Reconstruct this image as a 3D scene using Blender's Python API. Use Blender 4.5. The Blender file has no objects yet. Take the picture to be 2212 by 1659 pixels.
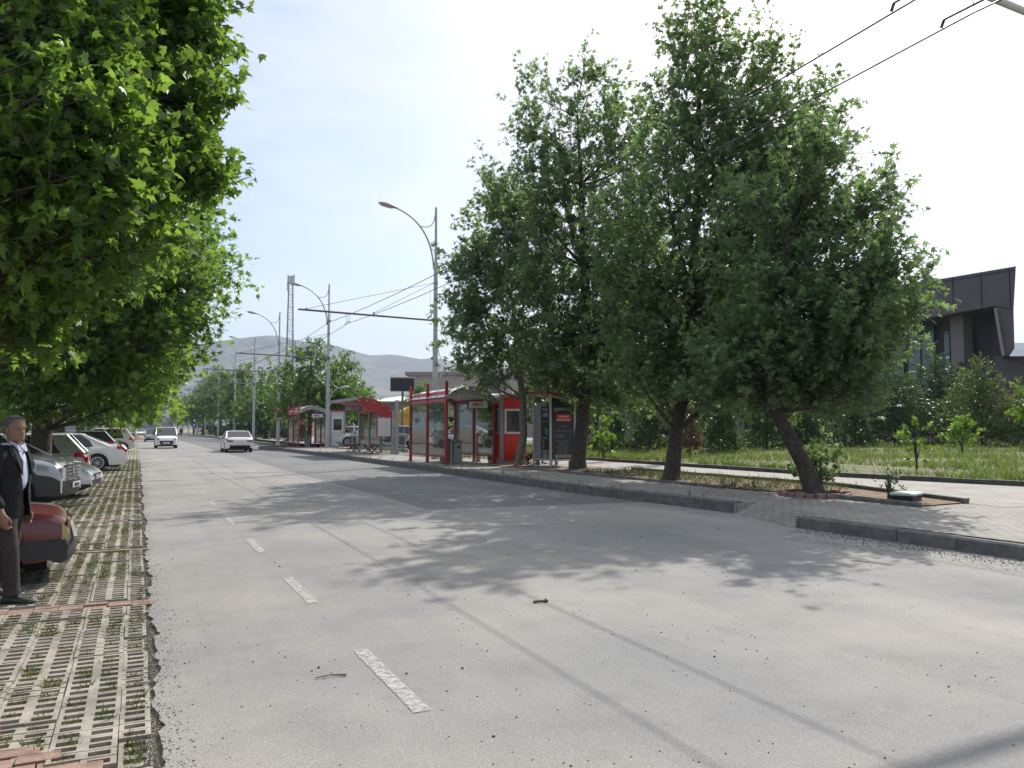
import bpy, math, random
import numpy as np
from mathutils import Vector, Matrix

S = bpy.context.scene
C = S.collection
R_ = math.radians
rng = np.random.default_rng(7)
random.seed(7)

# ------------------------------------------------------------------ camera
F, CH, V0, U0 = 1700.0, 1.65, 925.0, 1106.0           # focal, eye height, horizon row and centre column of the 2212 px wide photo
YAW = math.atan((1106 - 297) / 1700)
SY, CY = math.sin(YAW), math.cos(YAW)
cam = bpy.data.objects.new("camera", bpy.data.cameras.new("camera"))
C.objects.link(cam)
cam.location = (0, 0, CH)
cam.rotation_euler = (R_(90) + math.atan((925 - 829.5) / 1700), 0, -YAW)
cam.data.sensor_width = 36
cam.data.lens = F / 2212 * 36
cam.data.clip_end = 20000
cam.data.clip_start = 0.05
S.camera = cam

# ------------------------------------------------------------------ light
SDX, SDY = 0.80, 0.66                                  # shadow shift per metre of height
SUN_EL = math.atan(1 / math.hypot(SDX, SDY))
SUN_AZ = math.atan2(SDX, SDY)                          # clockwise from +Y
W = bpy.data.worlds.new("World")
S.world = W
W.use_nodes = True
nt = W.node_tree
nt.nodes.clear()
wo = nt.nodes.new("ShaderNodeOutputWorld")
bg = nt.nodes.new("ShaderNodeBackground")
sky = nt.nodes.new("ShaderNodeTexSky")
sky.sky_type = 'NISHITA'
sky.sun_disc = False
sky.sun_elevation = SUN_EL
sky.sun_rotation = SUN_AZ
sky.air_density = 1.0
sky.dust_density = 2.2
sky.ozone_density = 1.0
bg.inputs["Strength"].default_value = 0.115
tc = nt.nodes.new("ShaderNodeTexCoord")
mp = nt.nodes.new("ShaderNodeMapping")
mp.inputs["Scale"].default_value = (2.2, 2.2, 7.5)
mp.inputs["Location"].default_value = (0.7, 0.2, 0.4)
nz = nt.nodes.new("ShaderNodeTexNoise")
nz.inputs["Scale"].default_value = 1.4
nz.inputs["Detail"].default_value = 7
nz.inputs["Roughness"].default_value = 0.58
rp = nt.nodes.new("ShaderNodeValToRGB")
rp.color_ramp.elements[0].position = 0.44
rp.color_ramp.elements[0].color = (0.14, 0.14, 0.14, 1)
rp.color_ramp.elements[1].position = 0.68
rp.color_ramp.elements[1].color = (0.62, 0.62, 0.62, 1)
mx = nt.nodes.new("ShaderNodeMixRGB")
mx.inputs["Color2"].default_value = (6.6, 6.65, 6.75, 1)   # thin bright cloud
nt.links.new(tc.outputs["Generated"], mp.inputs["Vector"])
nt.links.new(mp.outputs["Vector"], nz.inputs["Vector"])
nt.links.new(nz.outputs["Fac"], rp.inputs["Fac"])
nt.links.new(rp.outputs["Color"], mx.inputs["Fac"])
nt.links.new(sky.outputs["Color"], mx.inputs["Color1"])
sep = nt.nodes.new("ShaderNodeSeparateXYZ")
mr = nt.nodes.new("ShaderNodeMapRange")
mr.inputs["From Min"].default_value = 0.62
mr.inputs["From Max"].default_value = 0.86
mr.inputs["To Max"].default_value = 0.8
m3 = nt.nodes.new("ShaderNodeMixRGB")
m3.inputs["Color2"].default_value = (7.6, 7.8, 8.1, 1)   # bright zenith cloud added out of view to lift the ambient light
nt.links.new(tc.outputs["Generated"], sep.inputs["Vector"])
nt.links.new(sep.outputs["Z"], mr.inputs["Value"])
nt.links.new(mr.outputs["Result"], m3.inputs["Fac"])
nt.links.new(mx.outputs["Color"], m3.inputs["Color1"])
nt.links.new(m3.outputs["Color"], bg.inputs["Color"])
nt.links.new(bg.outputs["Background"], wo.inputs["Surface"])

sl = bpy.data.lights.new("sun", 'SUN')
sl.energy = 3.7
sl.angle = R_(0.5)
sl.color = (1.0, 0.95, 0.87)
sun = bpy.data.objects.new("sun", sl)
C.objects.link(sun)
sun.rotation_euler = Vector((-SDX, -SDY, -1)).to_track_quat('-Z', 'Y').to_euler()

S.view_settings.view_transform = 'Standard'
S.view_settings.look = 'None'
S.view_settings.exposure = 0.55
S.view_settings.gamma = 1
S.cycles.use_denoising = True
S.cycles.max_bounces = 6
S.cycles.diffuse_bounces = 3
S.cycles.glossy_bounces = 3
S.cycles.transmission_bounces = 3
S.cycles.transparent_max_bounces = 10
S.cycles.volume_bounces = 0
S.cycles.caustics_reflective = False
S.cycles.caustics_refractive = False
S.cycles.sample_clamp_indirect = 6


# ------------------------------------------------------------------ helpers
def at(u, v, d):
    """world point at depth d along the photo's column u and row v"""
    l = (u - U0) / F * d
    return np.array((d * SY + l * CY, d * CY - l * SY, CH - (v - V0) / F * d))


class MB:
    def __init__(s):
        s.v, s.f, s.m, s.cur = [], [], [], 0

    def add(s, vs, fs):
        o = len(s.v)
        s.v += [tuple(map(float, p)) for p in vs]
        s.f += [tuple(i + o for i in f) for f in fs]
        s.m += [s.cur] * len(fs)
        return s

    def box(s, x0, x1, y0, y1, z0, z1, rz=0.0, c=None):
        vs = [(x, y, z) for z in (z0, z1) for x, y in ((x0, y0), (x1, y0), (x1, y1), (x0, y1))]
        if rz:
            cx, cy = c if c else ((x0 + x1) / 2, (y0 + y1) / 2)
            ca, sa = math.cos(rz), math.sin(rz)
            vs = [(cx + (x - cx) * ca - (y - cy) * sa, cy + (x - cx) * sa + (y - cy) * ca, z) for x, y, z in vs]
        return s.add(vs, [(0, 3, 2, 1), (4, 5, 6, 7), (0, 1, 5, 4), (1, 2, 6, 5), (2, 3, 7, 6), (3, 0, 4, 7)])

    def tube(s, pts, r, n=8, cap=True):
        pts = [Vector(p) for p in pts]
        rs = r if hasattr(r, '__len__') else [r] * len(pts)
        vs, fs = [], []
        up = Vector((0, 0, 1))
        last = None
        for i, p in enumerate(pts):
            t = (pts[min(i + 1, len(pts) - 1)] - pts[max(i - 1, 0)])
            t = t.normalized() if t.length > 1e-9 else Vector((0, 0, 1))
            if last is None:
                a = up if abs(t.z) < 0.95 else Vector((1, 0, 0))
            else:
                a = last
            x = (a - t * a.dot(t))
            x = x.normalized() if x.length > 1e-6 else t.orthogonal().normalized()
            last = x
            y = t.cross(x)
            for k in range(n):
                q = 2 * math.pi * k / n
                vs.append(p + x * (rs[i] * math.cos(q)) + y * (rs[i] * math.sin(q)))
        for i in range(len(pts) - 1):
            for k in range(n):
                fs.append((i * n + k, i * n + (k + 1) % n, (i + 1) * n + (k + 1) % n, (i + 1) * n + k))
        if cap:
            fs.append(tuple(range(n - 1, -1, -1)))
            fs.append(tuple(range((len(pts) - 1) * n, len(pts) * n)))
        return s.add(vs, fs)

    def bar(s, p, q, w, h=None):
        """square-section bar from p to q"""
        h = h or w
        p, q = Vector(p), Vector(q)
        t = (q - p).normalized()
        a = Vector((0, 0, 1)) if abs(t.z) < 0.9 else Vector((1, 0, 0))
        x = t.cross(a).normalized() * w / 2
        y = t.cross(x).normalized() * h / 2
        vs = [b + i * x + j * y for b in (p, q) for i, j in ((-1, -1), (1, -1), (1, 1), (-1, 1))]
        return s.add(vs, [(0, 3, 2, 1), (4, 5, 6, 7), (0, 1, 5, 4), (1, 2, 6, 5), (2, 3, 7, 6), (3, 0, 4, 7)])

    def lathe(s, prof, o=(0, 0, 0), n=16, axis='z'):
        vs, fs = [], []
        for r, h in prof:
            for k in range(n):
                q = 2 * math.pi * k / n
                a, b = r * math.cos(q), r * math.sin(q)
                p = (a, b, h) if axis == 'z' else ((a, h, b) if axis == 'y' else (h, a, b))
                vs.append((p[0] + o[0], p[1] + o[1], p[2] + o[2]))
        for i in range(len(prof) - 1):
            for k in range(n):
                fs.append((i * n + k, i * n + (k + 1) % n, (i + 1) * n + (k + 1) % n, (i + 1) * n + k))
        fs.append(tuple(range(n - 1, -1, -1)))
        fs.append(tuple(range((len(prof) - 1) * n, len(prof) * n)))
        return s.add(vs, fs)

    def ell(s, c, r, n=14, m=9):
        r = r if hasattr(r, '__len__') else (r, r, r)
        vs, fs = [], []
        for i in range(m + 1):
            t = math.pi * i / m
            for k in range(n):
                q = 2 * math.pi * k / n
                vs.append((c[0] + r[0] * math.sin(t) * math.cos(q), c[1] + r[1] * math.sin(t) * math.sin(q), c[2] - r[2] * math.cos(t)))
        for i in range(m):
            for k in range(n):
                fs.append((i * n + k, i * n + (k + 1) % n, (i + 1) * n + (k + 1) % n, (i + 1) * n + k))
        return s.add(vs, fs)

    def loft(s, secs, closed=True, caps=True):
        n = len(secs[0])
        vs = [p for q in secs for p in q]
        fs = []
        for i in range(len(secs) - 1):
            for k in range(n if closed else n - 1):
                fs.append((i * n + k, i * n + (k + 1) % n, (i + 1) * n + (k + 1) % n, (i + 1) * n + k))
        if caps:
            fs.append(tuple(range(n - 1, -1, -1)))
            fs.append(tuple(range((len(secs) - 1) * n, len(secs) * n)))
        return s.add(vs, fs)

    def prism(s, poly, d):
        """planar polygon of 3-D points extruded by vector d"""
        n = len(poly)
        vs = [tuple(p) for p in poly] + [tuple(np.array(p) + np.array(d)) for p in poly]
        fs = [tuple(range(n - 1, -1, -1)), tuple(range(n, 2 * n))]
        fs += [(k, (k + 1) % n, n + (k + 1) % n, n + k) for k in range(n)]
        return s.add(vs, fs)

    def quad(s, *p):
        return s.add(p, [tuple(range(len(p)))])

    def build(s, name, mat, parent=None, smooth=None, off=None):
        me = bpy.data.meshes.new(name)
        v = s.v if off is None else [(a - off[0], b - off[1], c - off[2]) for a, b, c in s.v]
        me.from_pydata(v, [], s.f)
        ms = mat if isinstance(mat, (list, tuple)) else [mat]
        for k in ms:
            me.materials.append(k)
        if len(ms) > 1:
            me.polygons.foreach_set('material_index', s.m)
        import bmesh
        bm = bmesh.new()
        bm.from_mesh(me)
        bmesh.ops.recalc_face_normals(bm, faces=bm.faces)
        bm.to_mesh(me)
        bm.free()
        if smooth:
            me.polygons.foreach_set('use_smooth', [True] * len(me.polygons))
            me.set_sharp_from_angle(angle=R_(smooth))
        me.update()
        return link(name, me, parent)


def link(name, me, parent=None):
    o = bpy.data.objects.new(name, me)
    C.objects.link(o)
    if parent is not None:
        o.parent = parent
    return o


def tag(o, label=None, cat=None, group=None, kind=None):
    for k, v in (("label", label), ("category", cat), ("group", group), ("kind", kind)):
        if v:
            o[k] = v
    return o


def thing(name, label, cat, loc=(0, 0, 0), rz=0.0, group=None):
    o = bpy.data.objects.new(name, None)
    C.objects.link(o)
    o.empty_display_size = 0.2
    o.location = loc
    o.rotation_euler = (0, 0, rz)
    return tag(o, label, cat, group)


def struct(o):
    o["kind"] = "structure"
    return o


def copy_tree(o, parent=None):
    c = o.copy()
    C.objects.link(c)
    c.parent = parent
    for ch in list(o.children):
        copy_tree(ch, c)
    return c


def dup(root, label, loc, rz=None):
    c = copy_tree(root)
    c.location = loc
    if rz is not None:
        c.rotation_euler = (0, 0, rz)
    c["label"] = label
    return c


def npmesh(name, V, K, mat, parent=None):
    """V: (N*K, 3) vertices, K per polygon"""
    me = bpy.data.meshes.new(name)
    n = len(V)
    me.vertices.add(n)
    me.vertices.foreach_set('co', np.ascontiguousarray(V, dtype=np.float32).ravel())
    me.loops.add(n)
    me.loops.foreach_set('vertex_index', np.arange(n, dtype=np.int32))
    me.polygons.add(n // K)
    me.polygons.foreach_set('loop_start', np.arange(0, n, K, dtype=np.int32))
    me.materials.append(mat)
    me.update(calc_edges=True)
    me.validate()
    return link(name, me, parent)


def text(body, size, mat, parent, origin, xdir, up, name="lettering", align='CENTER', bold=0.0, sx=1.0):
    """raised lettering: origin is the middle of the baseline, xdir the reading direction"""
    cu = bpy.data.curves.new("t", 'FONT')
    cu.body = body
    cu.size = size
    cu.align_x = align
    cu.offset = bold
    cu.extrude = 0.004
    cu.resolution_u = 2
    t = bpy.data.objects.new("t", cu)
    C.objects.link(t)
    dg = bpy.context.evaluated_depsgraph_get()
    me = bpy.data.meshes.new_from_object(t.evaluated_get(dg))
    bpy.data.objects.remove(t)
    X, U = Vector(xdir).normalized(), Vector(up).normalized()
    N = X.cross(U)
    M = Matrix(((X.x * sx, U.x, N.x, origin[0]), (X.y * sx, U.y, N.y, origin[1]), (X.z * sx, U.z, N.z, origin[2]), (0, 0, 0, 1)))
    me.transform(M)
    me.materials.clear()
    me.materials.append(mat)
    return link(name, me, parent)


# ------------------------------------------------------------------ materials
def nodes(m):
    return m.node_tree.nodes, m.node_tree.links


def mat(name, col, rough=0.6, metal=0.0, var=0.0, scale=6.0, col2=None, bump=0.0, bscale=40.0, spec=0.5, coat=0.0):
    m = bpy.data.materials.new(name)
    m.use_nodes = True
    N, L = nodes(m)
    b = N["Principled BSDF"]
    b.inputs["Base Color"].default_value = (*col, 1)
    b.inputs["Roughness"].default_value = rough
    b.inputs["Metallic"].default_value = metal
    b.inputs["Specular IOR Level"].default_value = spec
    b.inputs["Coat Weight"].default_value = coat
    b.inputs["Coat Roughness"].default_value = 0.06
    if var or col2:
        t = N.new("ShaderNodeTexCoord")
        n = N.new("ShaderNodeTexNoise")
        n.inputs["Scale"].default_value = scale
        n.inputs["Detail"].default_value = 6
        n.inputs["Roughness"].default_value = 0.65
        r = N.new("ShaderNodeValToRGB")
        r.color_ramp.elements[0].position = 0.36
        r.color_ramp.elements[1].position = 0.66
        c2 = col2 if col2 else tuple(min(1, c * (1 + var)) for c in col)
        c1 = col if col2 else tuple(c * (1 - var) for c in col)
        r.color_ramp.elements[0].color = (*c1, 1)
        r.color_ramp.elements[1].color = (*c2, 1)
        L.new(t.outputs["Object"], n.inputs["Vector"])
        L.new(n.outputs["Fac"], r.inputs["Fac"])
        L.new(r.outputs["Color"], b.inputs["Base Color"])
    if bump:
        t = N.new("ShaderNodeTexCoord")
        n = N.new("ShaderNodeTexNoise")
        n.inputs["Scale"].default_value = bscale
        n.inputs["Detail"].default_value = 4
        bp = N.new("ShaderNodeBump")
        bp.inputs["Strength"].default_value = bump
        bp.inputs["Distance"].default_value = 0.02
        L.new(t.outputs["Object"], n.inputs["Vector"])
        L.new(n.outputs["Fac"], bp.inputs["Height"])
        L.new(bp.outputs["Normal"], b.inputs["Normal"])
    return m


def leafmat(name, c1, c2, tr, trans=0.45, rough=0.42, spec=0.4):
    """two-sided leaf: every leaf its own tone, light shows through it"""
    m = bpy.data.materials.new(name)
    m.use_nodes = True
    N, L = nodes(m)
    b = N["Principled BSDF"]
    out = N["Material Output"]
    g = N.new("ShaderNodeNewGeometry")
    r = N.new("ShaderNodeValToRGB")
    r.color_ramp.elements[0].color = (*c1, 1)
    r.color_ramp.elements[1].color = (*c2, 1)
    L.new(g.outputs["Random Per Island"], r.inputs["Fac"])
    L.new(r.outputs["Color"], b.inputs["Base Color"])
    b.inputs["Roughness"].default_value = rough
    b.inputs["Specular IOR Level"].default_value = spec
    t = N.new("ShaderNodeBsdfTranslucent")
    mixc = N.new("ShaderNodeMixRGB")
    mixc.blend_type = 'MULTIPLY'
    mixc.inputs["Fac"].default_value = 0.5
    mixc.inputs["Color1"].default_value = (*tr, 1)
    hs = N.new("ShaderNodeMath")
    hs.operation = 'MULTIPLY_ADD'
    hs.inputs[1].default_value = 0.9
    hs.inputs[2].default_value = 0.4
    L.new(g.outputs["Random Per Island"], hs.inputs[0])
    L.new(hs.outputs[0], mixc.inputs["Color2"])
    L.new(mixc.outputs["Color"], t.inputs["Color"])
    ms = N.new("ShaderNodeMixShader")
    ms.inputs["Fac"].default_value = trans
    L.new(b.outputs["BSDF"], ms.inputs[1])
    L.new(t.outputs["BSDF"], ms.inputs[2])
    L.new(ms.outputs["Shader"], out.inputs["Surface"])
    return m


def glassmat(name, tint=(0.8, 0.85, 0.85), refl=0.12, dirt=0.12):
    """thin pane: mostly see-through, reflects at grazing angles, a film of dust"""
    m = bpy.data.materials.new(name)
    m.use_nodes = True
    N, L = nodes(m)
    N.remove(N["Principled BSDF"])
    out = N["Material Output"]
    t = N.new("ShaderNodeBsdfTransparent")
    t.inputs["Color"].default_value = (*tint, 1)
    gl = N.new("ShaderNodeBsdfGlossy")
    gl.inputs["Roughness"].default_value = 0.03
    df = N.new("ShaderNodeBsdfDiffuse")
    df.inputs["Color"].default_value = (0.35, 0.37, 0.36, 1)
    lw = N.new("ShaderNodeLayerWeight")
    lw.inputs["Blend"].default_value = 0.45
    ad = N.new("ShaderNodeMath")
    ad.operation = 'MULTIPLY_ADD'
    ad.inputs[1].default_value = 0.55
    ad.inputs[2].default_value = refl
    L.new(lw.outputs["Fresnel"], ad.inputs[0])
    m1 = N.new("ShaderNodeMixShader")
    L.new(ad.outputs[0], m1.inputs["Fac"])
    L.new(t.outputs["BSDF"], m1.inputs[1])
    L.new(gl.outputs["BSDF"], m1.inputs[2])
    m2 = N.new("ShaderNodeMixShader")
    m2.inputs["Fac"].default_value = dirt
    L.new(m1.outputs["Shader"], m2.inputs[1])
    L.new(df.outputs["BSDF"], m2.inputs[2])
    L.new(m2.outputs["Shader"], out.inputs["Surface"])
    return m


def asphalt(name, base, warm, speck=1.0):
    m = bpy.data.materials.new(name)
    m.use_nodes = True
    N, L = nodes(m)
    b = N["Principled BSDF"]
    b.inputs["Roughness"].default_value = 0.88
    b.inputs["Specular IOR Level"].default_value = 0.25
    t = N.new("ShaderNodeTexCoord")

    def noise(scale, detail=5, vec=None, rough=0.6):
        n = N.new("ShaderNodeTexNoise")
        n.inputs["Scale"].default_value = scale
        n.inputs["Detail"].default_value = detail
        n.inputs["Roughness"].default_value = rough
        L.new(vec if vec else t.outputs["Object"], n.inputs["Vector"])
        return n.outputs["Fac"]

    def ramp(f, p0, c0, p1, c1):
        r = N.new("ShaderNodeValToRGB")
        r.color_ramp.elements[0].position, r.color_ramp.elements[1].position = p0, p1
        r.color_ramp.elements[0].color, r.color_ramp.elements[1].color = (*c0, 1), (*c1, 1)
        L.new(f, r.inputs["Fac"])
        return r.outputs["Color"]

    def mul(a, bb, fac=1.0):
        x = N.new("ShaderNodeMixRGB")
        x.blend_type = 'MULTIPLY'
        x.inputs["Fac"].default_value = fac
        L.new(a, x.inputs["Color1"])
        L.new(bb, x.inputs["Color2"])
        return x.outputs["Color"]
    big = ramp(noise(0.35, 6), 0.38, base, 0.64, warm)                       # dusty and greyer stretches
    mpn = N.new("ShaderNodeMapping")
    mpn.inputs["Scale"].default_value = (1.3, 0.05, 1)
    L.new(t.outputs["Object"], mpn.inputs["Vector"])
    lanes = ramp(noise(1.0, 4, mpn.outputs["Vector"]), 0.3, (0.90, 0.90, 0.91), 0.7, (1.06, 1.06, 1.05))   # worn wheel tracks along the road
    v = N.new("ShaderNodeTexVoronoi")
    v.inputs["Scale"].default_value = 140
    L.new(t.outputs["Object"], v.inputs["Vector"])
    grit = ramp(v.outputs["Distance"], 0.05, (0.72, 0.72, 0.73), 0.75, (1.16, 1.15, 1.13))
    fine = ramp(noise(85, 3), 0.30, (0.80, 0.80, 0.80), 0.7, (1.14, 1.14, 1.13))
    stain = ramp(noise(1.7, 8, None, .72), 0.30, (0.88, 0.88, 0.885), 0.52, (1.02, 1.02, 1.015))
    L.new(mul(mul(mul(mul(big, lanes), stain), grit, speck), fine), b.inputs["Base Color"])
    bp = N.new("ShaderNodeBump")
    bp.inputs["Strength"].default_value = 0.5
    bp.inputs["Distance"].default_value = 0.004
    L.new(v.outputs["Distance"], bp.inputs["Height"])
    L.new(bp.outputs["Normal"], b.inputs["Normal"])
    return m


def worn(m, scale, lo, hi):
    """paint or dust worn through in flecks: the surface below shows between them"""
    N, L = nodes(m)
    b, out = N["Principled BSDF"], N["Material Output"]
    t = N.new("ShaderNodeTexCoord")
    r = N.new("ShaderNodeValToRGB")
    r.color_ramp.elements[0].position, r.color_ramp.elements[1].position = lo, hi
    n1 = N.new("ShaderNodeTexNoise")
    n1.inputs["Scale"].default_value = scale
    n1.inputs["Detail"].default_value = 8
    n1.inputs["Roughness"].default_value = 0.8
    tr = N.new("ShaderNodeBsdfTransparent")
    ms = N.new("ShaderNodeMixShader")
    L.new(t.outputs["Object"], n1.inputs["Vector"])
    L.new(n1.outputs["Fac"], r.inputs["Fac"])
    L.new(r.outputs["Color"], ms.inputs["Fac"])
    L.new(tr.outputs["BSDF"], ms.inputs[1])
    L.new(b.outputs["BSDF"], ms.inputs[2])
    L.new(ms.outputs["Shader"], out.inputs["Surface"])
    return m


def pavermat(name, c1, c2, mort, bw=0.22, bh=0.11, rot=0.0, msize=0.006):
    m = bpy.data.materials.new(name)
    m.use_nodes = True
    N, L = nodes(m)
    b = N["Principled BSDF"]
    b.inputs["Roughness"].default_value = 0.85
    t = N.new("ShaderNodeTexCoord")
    mpn = N.new("ShaderNodeMapping")
    mpn.inputs["Rotation"].default_value = (0, 0, rot)
    br = N.new("ShaderNodeTexBrick")
    br.inputs["Scale"].default_value = 1.0
    br.inputs["Brick Width"].default_value = bw
    br.inputs["Row Height"].default_value = bh
    br.inputs["Mortar Size"].default_value = msize
    br.inputs["Color1"].default_value = (*c1, 1)
    br.inputs["Color2"].default_value = (*c2, 1)
    br.inputs["Mortar"].default_value = (*mort, 1)
    wv = N.new("ShaderNodeTexNoise")
    wv.inputs["Scale"].default_value = 3.0
    mxv = N.new("ShaderNodeMixRGB")
    mxv.blend_type = 'ADD'
    mxv.inputs["Fac"].default_value = 0.03
    L.new(t.outputs["Object"], mpn.inputs["Vector"])
    L.new(t.outputs["Object"], wv.inputs["Vector"])
    L.new(mpn.outputs["Vector"], mxv.inputs["Color1"])
    L.new(wv.outputs["Color"], mxv.inputs["Color2"])
    L.new(mxv.outputs["Color"], br.inputs["Vector"])
    n = N.new("ShaderNodeTexNoise")
    n.inputs["Scale"].default_value = 1.3
    n.inputs["Detail"].default_value = 8
    n.inputs["Roughness"].default_value = 0.7
    L.new(t.outputs["Object"], n.inputs["Vector"])
    r = N.new("ShaderNodeValToRGB")
    r.color_ramp.elements[0].position, r.color_ramp.elements[1].position = 0.3, 0.7
    r.color_ramp.elements[0].color, r.color_ramp.elements[1].color = (0.68, 0.67, 0.65, 1), (1.1, 1.1, 1.08, 1)
    L.new(n.outputs["Fac"], r.inputs["Fac"])
    x = N.new("ShaderNodeMixRGB")
    x.blend_type = 'MULTIPLY'
    x.inputs["Fac"].default_value = 1
    L.new(br.outputs["Color"], x.inputs["Color1"])
    L.new(r.outputs["Color"], x.inputs["Color2"])
    L.new(x.outputs["Color"], b.inputs["Base Color"])
    bp = N.new("ShaderNodeBump")
    bp.inputs["Strength"].default_value = 0.6
    bp.inputs["Distance"].default_value = 0.01
    bp.invert = True
    L.new(br.outputs["Fac"], bp.inputs["Height"])
    L.new(bp.outputs["Normal"], b.inputs["Normal"])
    return m


M = {}
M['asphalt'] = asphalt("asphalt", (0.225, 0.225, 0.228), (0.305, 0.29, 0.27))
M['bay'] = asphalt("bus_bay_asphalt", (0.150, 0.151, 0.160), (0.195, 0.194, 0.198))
M['paint'] = mat("worn_paint", (0.335, 0.33, 0.315), 0.85, col2=(0.45, 0.44, 0.425), scale=11)
worn(M['paint'], 20, .33, .56)
M['kerb'] = mat("kerb_concrete", (0.125, 0.122, 0.118), 0.9, var=0.3, scale=5, bump=0.4)
M['kerb2'] = mat("edging_concrete", (0.12, 0.116, 0.11), 0.9, var=0.3, scale=5, bump=0.4)
M['walk'] = pavermat("walk_pavers", (0.30, 0.285, 0.265), (0.26, 0.247, 0.23), (0.11, 0.098, 0.082), 0.21, 0.135, 0.12, 0.008)
M['path'] = pavermat("path_pavers", (0.36, 0.34, 0.315), (0.31, 0.295, 0.275), (0.14, 0.13, 0.115), 0.22, 0.12, 1.57, 0.006)
M['soil'] = mat("bed_soil", (0.13, 0.085, 0.055), 0.95, col2=(0.27, 0.19, 0.13), scale=4, bump=0.8, bscale=30)
M['ground'] = mat("dry_ground", (0.17, 0.16, 0.085), 0.95, col2=(0.30, 0.25, 0.16), scale=0.05)
M['lawn'] = mat("lawn_soil", (0.075, 0.10, 0.035), 0.95, col2=(0.19, 0.165, 0.095), scale=0.9, bump=0.6, bscale=12)
M['yard'] = mat("yard_concrete", (0.25, 0.235, 0.215), 0.9, var=0.2, scale=0.6)
M['stone'] = mat("grass_paver_concrete", (0.30, 0.27, 0.225), 0.9, var=0.32, scale=3.2, bump=0.35, bscale=60)
M['slotsoil'] = mat("slot_soil", (0.115, 0.11, 0.06), 0.95, col2=(0.27, 0.225, 0.175), scale=5, bump=1.0, bscale=55)
M['farslots'] = None
M['brick'] = mat("red_pavers", (0.27, 0.175, 0.14), 0.9, var=0.3, scale=6, bump=0.4)
M['gravel'] = mat("dark_gravel", (0.055, 0.055, 0.056), 0.9, col2=(0.17, 0.165, 0.16), scale=30)
M['chip'] = mat("road_chips", (0.035, 0.034, 0.033), 0.85)
M['steel'] = mat("galvanised_steel", (0.40, 0.41, 0.42), 0.5, 0.35, var=0.12, scale=2)
M['darksteel'] = mat("weathered_steel", (0.15, 0.15, 0.155), 0.6, 0.3)
M['wire'] = mat("wire", (0.06, 0.06, 0.075), 0.5, 0.5)
M['chrome'] = mat("polished_steel", (0.6, 0.6, 0.6), 0.25, 0.9)
M['lamp'] = mat("lamp_housing", (0.36, 0.36, 0.36), 0.5, 0.2)
M['lens'] = mat("lamp_lens", (0.55, 0.54, 0.50), 0.2)
M['red'] = mat("red_paint", (0.34, 0.028, 0.030), 0.45, var=0.18, scale=3)
M['redlite'] = mat("faded_red_paint", (0.42, 0.075, 0.075), 0.5, var=0.2, scale=3)
M['redpanel'] = mat("red_panel", (0.66, 0.030, 0.022), 0.42, var=0.08, scale=2)
M['grey'] = mat("grey_metal", (0.30, 0.30, 0.30), 0.5, 0.1, var=0.1, scale=3)
M['lightgrey'] = mat("light_metal", (0.55, 0.55, 0.54), 0.5, 0.1)
M['poly'] = mat("polycarbonate", (0.62, 0.62, 0.60), 0.25)
M['white'] = mat("white_plastic", (0.72, 0.71, 0.68), 0.45)
M['black'] = mat("black_panel", (0.018, 0.017, 0.019), 0.35)
M['rubber'] = mat("rubber", (0.02, 0.02, 0.021), 0.8)
M['under'] = mat("underbody", (0.012, 0.012, 0.012), 0.9)
M['carglass'] = mat("car_glass", (0.018, 0.022, 0.026), 0.05, spec=0.9)
M['glass'] = glassmat("shelter_glass", (0.62, 0.67, 0.66), 0.10, 0.10)
M['railglass'] = glassmat("railing_glass", (0.70, 0.76, 0.74), 0.06, 0.10)
M['bark'] = mat("dark_bark", (0.042, 0.033, 0.026), 0.95, col2=(0.095, 0.077, 0.061), scale=9, bump=1.0, bscale=18)
M['palebark'] = mat("pale_bark", (0.13, 0.11, 0.085), 0.9, col2=(0.24, 0.21, 0.17), scale=6, bump=0.5, bscale=14)
M['leafnear'] = leafmat("plane_leaf_near", (0.034, 0.076, 0.016), (0.072, 0.130, 0.028), (0.28, 0.47, 0.06), 0.50)
M['leafroad'] = leafmat("plane_leaf_road", (0.062, 0.105, 0.052), (0.118, 0.168, 0.080), (0.27, 0.41, 0.13), 0.47)  # veil of sun glare put into the leaf colour as a paler, greyer green
M['leaffar'] = leafmat("far_leaf", (0.040, 0.078, 0.022), (0.080, 0.135, 0.035), (0.22, 0.38, 0.06), 0.42)
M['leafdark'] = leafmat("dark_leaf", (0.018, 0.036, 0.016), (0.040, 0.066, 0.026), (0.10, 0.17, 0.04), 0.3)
M['leafbright'] = leafmat("young_leaf", (0.055, 0.12, 0.02), (0.095, 0.175, 0.03), (0.26, 0.43, 0.05), 0.45)
M['cypress'] = leafmat("cypress_sprays", (0.028, 0.055, 0.022), (0.055, 0.095, 0.034), (0.12, 0.20, 0.05), 0.3)
M['juniper'] = leafmat("golden_juniper", (0.055, 0.082, 0.024), (0.125, 0.155, 0.045), (0.22, 0.29, 0.06), 0.3)
M['deadleaf'] = leafmat("dead_leaf", (0.08, 0.045, 0.025), (0.15, 0.085, 0.045), (0.16, 0.09, 0.04), 0.2)
M['grassblade'] = leafmat("grass_blade", (0.050, 0.095, 0.020), (0.115, 0.165, 0.045), (0.24, 0.36, 0.06), 0.4, 0.6, 0.2)
M['olivegrass'] = leafmat("olive_grass_blade", (0.055, 0.075, 0.025), (0.12, 0.135, 0.05), (0.18, 0.22, 0.06), 0.35, 0.7, 0.2)
M['drygrass'] = leafmat("dry_grass_blade", (0.13, 0.10, 0.05), (0.26, 0.21, 0.11), (0.3, 0.24, 0.12), 0.35, 0.7, 0.2)
M['hill'] = mat("hill_scrub", (0.045, 0.058, 0.035), 0.95, col2=(0.19, 0.155, 0.12), scale=0.008)
M['bldark'] = mat("mauve_cladding", (0.105, 0.088, 0.095), 0.7, var=0.1, scale=0.5)
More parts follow.
